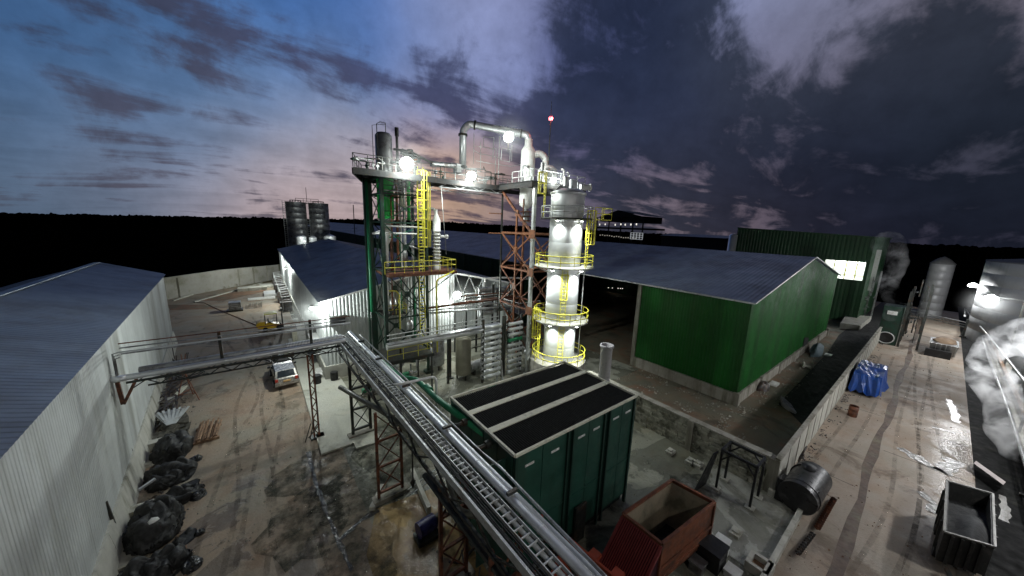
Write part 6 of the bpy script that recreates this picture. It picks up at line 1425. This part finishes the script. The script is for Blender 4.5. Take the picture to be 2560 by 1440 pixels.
# machinery at the end of the panel wall
q = az(2210, 860); rt = T('conveyor_drive', 'dark green conveyor drive housing at the far end of the panel wall', 'machine', q)
MB().bx(q.x, q.x+2.5, q.y-1.0, q.y+.8, 0, 5.2).build('housing', GSTEEL, rt); MB().bx(q.x-.05, q.x, q.y-.5, q.y+.4, 4.1, 4.6).build('sign_plate', WHITE, rt)
m = MB(); m.v = []; cc_ = V((q.x-.2, q.y+.0, .95))
pts = [cc_+V((0, .75*math.cos(2*math.pi*k/24), .75*math.sin(2*math.pi*k/24))) for k in range(25)]
MB().path(pts, .06, 6).build('round_port', WSTEEL, rt); MB().tube(cc_+V((.1, 0, 0)), cc_+V((.15, 0, 0)), .72, 20).build('port_cover', BLACK, rt)
m = MB(); rd8 = random.Random(6)
for k in range(34): 
    a = V((q.x+rd8.uniform(0, 8), q.y+rd8.uniform(-2.8, -1.2), rd8.uniform(.2, 7))); ax_ = rd8.choice(((1.5, 0, 0), (0, 1.2, 0), (0, 0, 2.2))); m.beam(a, a+V(ax_), rd8.uniform(.06, .2))
for x, y in ((0, -1.2), (4, -1.2), (8, -1.2), (0, -2.8), (4, -2.8), (8, -2.8)): m.beam((q.x+x, q.y+y, 0), (q.x+x, q.y+y, 7.4), .2)
m.build('steelwork', DSTEEL, rt)
rt = T('bagasse_platform', 'pale raised loading platform with yellow guard rails beyond the green shed', 'platform', (72, 7, 0))
p4 = [az(2100, 812, .6), az(2150, 818, .6), az(2178, 795, .6), az(2115, 790, .6)]
m = MB().hexa([V((p.x, p.y, 0)) for p in p4]+[V((p.x, p.y, .9)) for p in p4]); m.build('slab', CONCP, rt)
m = MB(); y_ = p4[3].y
for k in range(7): p = ax(2112+k*6.5, 782, 84); m.beam((84, p.y, .9), (84, p.y, 4.6), .22)
for z in (1.8, 3.0, 4.2): m.beam((84, ax(2112, 782, 84).y, z), (84, ax(2152, 782, 84).y, z), .18)
m.build('guard_rail', YEL, rt); light(rt, (81, ax(2130, 780, 84).y, 6.5), 1500, r=.2)
rd9 = random.Random(9); m = MB()
for k in range(26): p = ax(2140+rd9.uniform(0, 45), 700+rd9.uniform(0, 80), 82+rd9.uniform(0, 5)); m.beam(p, p+V(rd9.choice(((0, 1.5, 0), (0, 0, 2), (2, 0, 0), (0, -1, 0)))), rd9.uniform(.08, .22))
for px in (2145, 2160, 2178): p = ax(px, 790, 84); m.beam((84, p.y, 0), (84, p.y, 8.5), .2)
tag(m.build('process_steelwork', SILVD), 'dim tangle of pipes and steelwork beside the tall dark green building', 'steelwork', kind='stuff')

# ================================================================ TANK FARM ON THE RIGHT
def bigtank(c, r, h, lab, mat):
    rt = T('storage_tank', lab, 'tank', (c[0], c[1], 0), 'huge tanks along the right of the road'); pr = []
    n = 7
    for k in range(n): pr += [(r, h*k/n), (r, h*(k+1)/n-.05), (r-.02, h*(k+1)/n-.02)]
    MB().lathe((c[0], c[1], 0), pr, 72, False).build('shell', mat, rt)
    MB().lathe((c[0], c[1], 0), [(r+.06, h-.05), (r+.06, h+.06), (r*.5, h+.9), (.05, h+1.3)], 72, False).build('roof', M('tank_roof', (.13, .13, .13), .7, .2), rt)
    return rt
TKM = M('tank_steel', (.30, .305, .31), .55, .25, .12, .4, (.19, .19, .19), .4, .3, streak=True)
bigtank((84.0, -16.0), 12.2, 11.4, 'huge grey storage tank behind the two bright wall lamps', TKM)
bigtank((52.0, -17.6), 11.6, 12.6, 'huge grey storage tank at the right edge of the picture', TKM)
_q = ax(2346, 700, 98); bigtank((98.0, _q.y), 1.45, ax(2346, 646, 98).z-.9, 'slim upright grey silo at the far end of the road left of the huge tanks', TKM)
m = MB().bx(20, 100, -6.6, -5.6, .02, .5); tag(m.build('bund_wall', CONC), 'low concrete bund along the foot of the huge tanks', 'wall')
m = MB().face([(18, -6.2, .024), (110, -6.2, .024), (110, -3.4, .024), (26, -3.9, .024), (18, -4.1, .024)]); 
m = MB(); m.face([(18, -30, .02), (120, -30, .02), (120, -3.6, .02), (33, -3.35, .02), (18, -3.2, .02)]); struct('gutter_strip', m, M('black_gutter', (.006, .006, .0055), .85, 0, .5, 1, (.03, .03, .02), .2, .5, .5, 4, spec=.2))
for i, (y, z, r, mt_) in enumerate(((-5.3, .9, .18, CONCP), (-5.75, 1.15, .14, WOOD), (-5.0, 1.2, .10, SILVD))):
    tag(MB().path([(20+k*6, y+.05*math.sin(k), z) for k in range(12)], r, 10).build('service_pipe', mt_), ['pale thick pipe beside the gutter at the foot of the huge tanks', 'brownish pipe farthest from the road at the foot of the huge tanks', 'thin grey pipe nearest the road at the foot of the huge tanks'][i], 'pipe', 'pipes along the foot of the huge tanks')
for k in range(12): m = MB().beam((21+k*6, -5.9, 0.08), (21+k*6, -4.8, 0.08), .2, .16).beam((21+k*6, -5.3, .1), (21+k*6, -5.3, .8), .2); tag(m.build('pipe_stand', DSTEEL), 'short dark stand under the pipes along the huge tanks', 'support', 'pipe stands along the huge tanks')
# slanted pipe pair
m = MB().path([az(2412, 790, 5.0), ay(2412, 772, -4.4), ay(2480, 850, -4.8), ay(2560, 950, -4.8), ay(2620, 1010, -4.8)], .09, 8); tag(m.build('handrail_pipe', SILVD), 'long slanting pale pipe below the wall lamps', 'pipe')
m = MB()
for dz, r in ((0, .07), (.35, .05), (.7, .05)):
    a, b = ax(2262, 783, 88), ax(2414, 818, 82); m.tube(a+V((0, 0, dz)), b+V((0, 0, dz)), r*1.3, 7)
tag(m.build('pipe_span', SILVD), 'thin triple pipe span crossing high over the far end of the road', 'pipes')
for px, py, X_, lb in ((2262, 783, 88, 'left dark post carrying the triple pipe span over the road'), (2414, 818, 82, 'right dark post carrying the triple pipe span over the road')): p = ax(px, py, X_); m = MB().beam((p.x, p.y, 0), (p.x, p.y, p.z+1.2), .22); m.bx(p.x-.3, p.x+.3, p.y-.3, p.y+.3, 0, .2); tag(m.build('span_post', DSTEEL), lb, 'post')
# conical steam vent
rt = T('steam_vent', 'short grey steam vent among the pipes at the foot of the right hand tank', 'vent', (45, -6.3, 0)); q = ay(2535, 940, -6.2)
MB().lathe((q.x, q.y, 0), [(.7, 0), (.7, q.z-.6), (.25, q.z+.3), (.25, q.z+.8)], 18, False).build('shell', SILVD, rt)

q = ay(686, 626, 260); rt = T('distant_lamp', 'single tiny lamp glowing in the dark fields left of the silos', 'lamp', (q.x, 260, 0)); MB().beam((q.x, 260, 0), q, .3).build('pole', BLACK, rt); MB().lathe(q, [(.05, 0), (.5, .3), (.5, .7), (.05, 1)], 8).build('lens', FARL, rt)
# ================================================================ FLOODLIGHTS
def flood(name, lab, p, power, aim, grp=None, R=.3, arm=None, r=.15, spot=None, cat='floodlight', col=(.93, 1.0, .96), lens=LIT):
    p = V(p); aim = V(aim); d = (aim-p).normalized(); rt = T(name, lab, cat, p, grp)
    MB().beam(p-d*.22, p-d*.04, R*1.7, R*1.3).build('housing', DSTEEL, rt)
    s_ = d.orthogonal().normalized(); m = MB().tube(p-d*.04, p+d*.06, R, 18, R*.92); m.build('lens', lens, rt)
    if arm: MB().beam(p-d*.15, arm, .07).build('arm', DSTEEL, rt)
    light(rt, p+d*.35, power, col, r, spot, aim)
    return rt
cam0 = V((0, 0, 14))
tg = V((3, 12, 0))
XF[0] = .8485
flood('floodlight', 'dazzling floodlight under the left end of the high walkway', ay(1017, 410, 31.2), 1900, V((6, 8, 6)), None, .62, ay(1030, 425, 31.8), .3)
flood('floodlight', 'dazzling floodlight below the middle of the high walkway', ay(1178, 441, 31.2), 1500, V((9, 8, 6)), None, .5, ay(1185, 455, 31.8), .3)
flood('floodlight', 'dazzling floodlight beside the vapour duct above the high walkway', ay(1272, 343, 28.4), 800, V((12, 8, 10)), None, .5, ay(1270, 380, 29), .3)
flood('floodlight', 'small bright floodlight at the right end of the high walkway', ay(1383, 451, 26.2), 700, V((18, 10, 8)), None, .28, ay(1383, 462, 26.4), .2)
XF[0] = 1.0
flood('floodlight', 'dazzling floodlight at eave height right of the lattice tower legs', ay(1143, 738, 30.6), 1500, V((12, 12, 2)), None, .42, ay(1150, 745, 31.3), .25)
m = MB().beam((16.5, 31.2, 0), (16.5, 31.2, 6.8), .1); tag(m.build('lamp_post', DSTEEL), 'thin post behind the dazzling lamp right of the lattice tower', 'post')
# inside light of centre warehouse open bay
light(None, (0, 0, 0), 0.001) if False else None
rt = flood('wall_lamp', 'wall lamp on a bracket at the near corner of the centre warehouse', V((3.2, 30.9, 6.8)), 1150, V((2.6, 26, 0)), None, .16, V((4, 31.4, 6.9)), .12, cat='lamp', lens=LITS)
rt = flood('wall_lamp', 'wall lamp far along the side of the centre warehouse', V((3.4, 64, 6.0)), 2000, V((2.8, 63, 0)), None, .16, V((4, 64, 6.2)), .12, cat='lamp', lens=LITS)
light(rt, V((2.6, 80, 5.0)), 1200, r=.2)
# tank wall lamps
for i, (px, py, Y, lab) in enumerate(((2432, 716, -3.3, 'farther of two dazzling lamps on brackets in front of the huge tank'), (2477, 748, -3.9, 'nearer of two dazzling lamps on brackets in front of the huge tank'))):
    p = ay(px, py, Y); rt = T('tank_lamp', lab, 'lamp', p, 'bracket lamps in front of the huge tanks'); 
    MB().lathe(p, [(.1, .5), (.45, .25), (.5, 0), (.3, -.1)], 14).build('lens', LIT, rt)
    MB().beam(p+V((0, 0, .3)), p+V((1.5, -2.2, .1)), .12).build('arm', WSTEEL, rt)
    MB().beam(p+V((1.5, -2.2, .1)), V((p.x+1.5, p.y-2.2, 0)), .14).build('pole', DSTEEL, rt)
    light(rt, p+V((0, 0, -.4)), 2600, (.97, .98, 1), .3)
for (x, lab) in ((33.0, 'lamp outside the right of the picture over the puddle'), (22.0, 'lamp outside the right of the picture over the ash trailer')):
    p = V((x, -6.0, 8.7)); rt = T('tank_lamp', lab, 'lamp', p, 'bracket lamps in front of the huge tanks')
    MB().lathe(p, [(.1, .5), (.45, .25), (.5, 0), (.3, -.1)], 14).build('lens', LIT, rt); MB().beam(p, V((x+.1, -7.4, 0)), .14).build('pole', DSTEEL, rt)
    light(rt, p+V((0, 0, -.4)), 2900 if x > 30 else 900, (.97, .98, 1), .3)
_q = ax(2600, 868, 41); rt = T('tank_lamp', 'lamp just outside the right edge of the picture beside the steam', 'lamp', _q, 'bracket lamps in front of the huge tanks'); MB().lathe(_q, [(.1, .5), (.45, .25), (.5, 0), (.3, -.1)], 14).build('lens', LIT, rt); MB().beam(_q+V((.1, -.3, .2)), V((_q.x+.1, _q.y-.3, 0)), .12).build('pole', DSTEEL, rt); light(rt, _q+V((0, 0, -.4)), 1000, (.97, .98, 1), .3)
# yard flood mast behind the viewpoint
rt = T('flood_mast', 'yard flood mast behind the viewpoint lighting the foreground', 'mast', (5, -10, 0))
MB().tube((5, -10, 0), (5, -10, 19), .16, 10).build('pole', DSTEEL, rt)
for dx in (-.8, .8): MB().bx(5+dx-.35, 5+dx+.35, -9.9, -9.7, 18.6, 19.1).build('lamp_head', LIT, rt)
light(rt, (4.2, -9.4, 18.6), 2300, (1, .98, .95), .25, 95, (-9, 19, 4), .8); light(rt, (6.2, -9.4, 18.6), 1300, (1, .95, .90), .25, 150, (30, 8, 0), .4)

# ================================================================ ADDED GLOW SPHERES ROUND THE LAMPS
hzm = bpy.data.materials.new('lamp_glow_volume'); hzm.use_nodes = True; _n = hzm.node_tree.nodes; _n.remove(_n['Principled BSDF'])
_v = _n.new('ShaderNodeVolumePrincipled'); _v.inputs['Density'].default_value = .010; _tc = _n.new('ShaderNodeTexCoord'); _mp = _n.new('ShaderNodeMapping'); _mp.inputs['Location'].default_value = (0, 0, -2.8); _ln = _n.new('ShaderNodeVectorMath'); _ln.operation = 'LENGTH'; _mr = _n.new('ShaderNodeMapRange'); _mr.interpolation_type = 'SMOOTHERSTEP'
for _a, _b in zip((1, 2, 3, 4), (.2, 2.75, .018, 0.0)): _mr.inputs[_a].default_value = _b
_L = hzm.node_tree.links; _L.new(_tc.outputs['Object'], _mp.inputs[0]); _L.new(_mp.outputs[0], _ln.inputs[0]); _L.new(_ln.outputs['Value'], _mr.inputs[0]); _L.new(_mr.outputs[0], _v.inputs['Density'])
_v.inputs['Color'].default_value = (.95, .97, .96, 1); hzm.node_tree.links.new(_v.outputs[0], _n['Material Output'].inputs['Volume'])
def lamp_glow_haze(p, r):  # scatter sphere added to imitate the halo of a lamp
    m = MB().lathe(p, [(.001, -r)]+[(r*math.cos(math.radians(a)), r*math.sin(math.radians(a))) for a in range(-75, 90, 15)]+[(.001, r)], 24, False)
    o = m.build('lamp_glow_haze', hzm); o['kind'] = 'stuff'; o['label'] = 'added sphere of thin scattering volume that gives a lamp its glow'; o['category'] = 'lamp_glow_haze'
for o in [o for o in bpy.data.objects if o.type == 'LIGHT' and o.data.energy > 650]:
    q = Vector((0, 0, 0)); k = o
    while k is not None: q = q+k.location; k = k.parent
    if o.parent.name.startswith(('floodlight', 'tank_lamp', 'wall_lamp')) and q.y < 40 and q.x < 80 and q.x > 2: lamp_glow_haze(q, 2.8)
# ================================================================ STEAM
def steam(name, lab, segs, dens, sc=.5):
    # real volume: chain of puffs joined in one closed-shape mesh set, filled with even scattering broken by noise
    m = MB()
    for (c, r) in segs:
        c = V(c); n, q = 16, 10
        rows = []
        for j in range(q+1):
            ph = math.pi*j/q; i = len(m.v); rows.append(i)
            for k in range(n): t = 2*math.pi*k/n; m.v.append((c.x+r*math.sin(ph)*math.cos(t), c.y+r*math.sin(ph)*math.sin(t), c.z-r*math.cos(ph)))
        for a, b in zip(rows, rows[1:]):
            for k in range(n): m.f.append((a+k, a+(k+1) % n, b+(k+1) % n, b+k)); m.sm.append(True)
    o = m.build(name, steammat(name, dens, sc)); tag(o, lab, 'steam', kind='stuff')
    md = o.modifiers.new('merge', 'REMESH'); md.mode = 'VOXEL'; md.voxel_size = .35
    return o
def steammat(name, dens, sc):
    m = bpy.data.materials.new(name+'_vapour'); m.use_nodes = True; t = m.node_tree; n = t.nodes; l = t.links
    n.remove(n['Principled BSDF']); out = n['Material Output']; v = n.new('ShaderNodeVolumeScatter'); v.inputs['Color'].default_value = (.99, .99, .99, 1); v.inputs['Anisotropy'].default_value = 0
    g = n.new('ShaderNodeNewGeometry'); k = n.new('ShaderNodeTexNoise'); k.inputs['Scale'].default_value = sc; k.inputs['Detail'].default_value = 4; l.new(g.outputs['Position'], k.inputs['Vector'])
    r = n.new('ShaderNodeMapRange'); l.new(k.outputs[0], r.inputs[0]); r.inputs[1].default_value = .47; r.inputs[2].default_value = .82; k.inputs['Detail'].default_value = 7; k.inputs['Roughness'].default_value = .62; k.inputs['Distortion'].default_value = .5; r.inputs[3].default_value = 0; r.inputs[4].default_value = dens
    l.new(r.outputs[0], v.inputs['Density']); l.new(v.outputs[0], out.inputs['Volume']); return m
s = []
for k in range(13):
    t = k/12; p = ax(2452+t*120, 905-t*85-18*math.sin(t*5), 44); s.append((p+V((random.uniform(-.3, .3), 0, 0)), .8+.5*t))
steam('steam_jet', 'bright white steam jet slanting up across the right hand tank', s, 3.6, .95)
s = []; PL_ = ((2556, 1235), (2548, 1160), (2538, 1095), (2522, 1040), (2505, 995), (2488, 960), (2478, 938))
for a, b in zip(PL_, PL_[1:]):
    for k in range(3): t = k/3; s.append((ax(a[0]+(b[0]-a[0])*t+random.uniform(-9, 9), a[1]+(b[1]-a[1])*t, 38.5)+V((random.uniform(-.4, .4), 0, 0)), random.uniform(.75, 1.25)))
steam('steam_plume', 'billowing white steam plume at the right edge above the gutter pipes', s, 2.6, .8)
s = []
for k in range(9): t = k/8; s.append((ax(2225+8*math.sin(k*1.3), 790-t*180, 66), .8+.9*t))
steam('steam_column', 'tall faint grey steam column rising beside the conveyor housing', s, .32, .5)
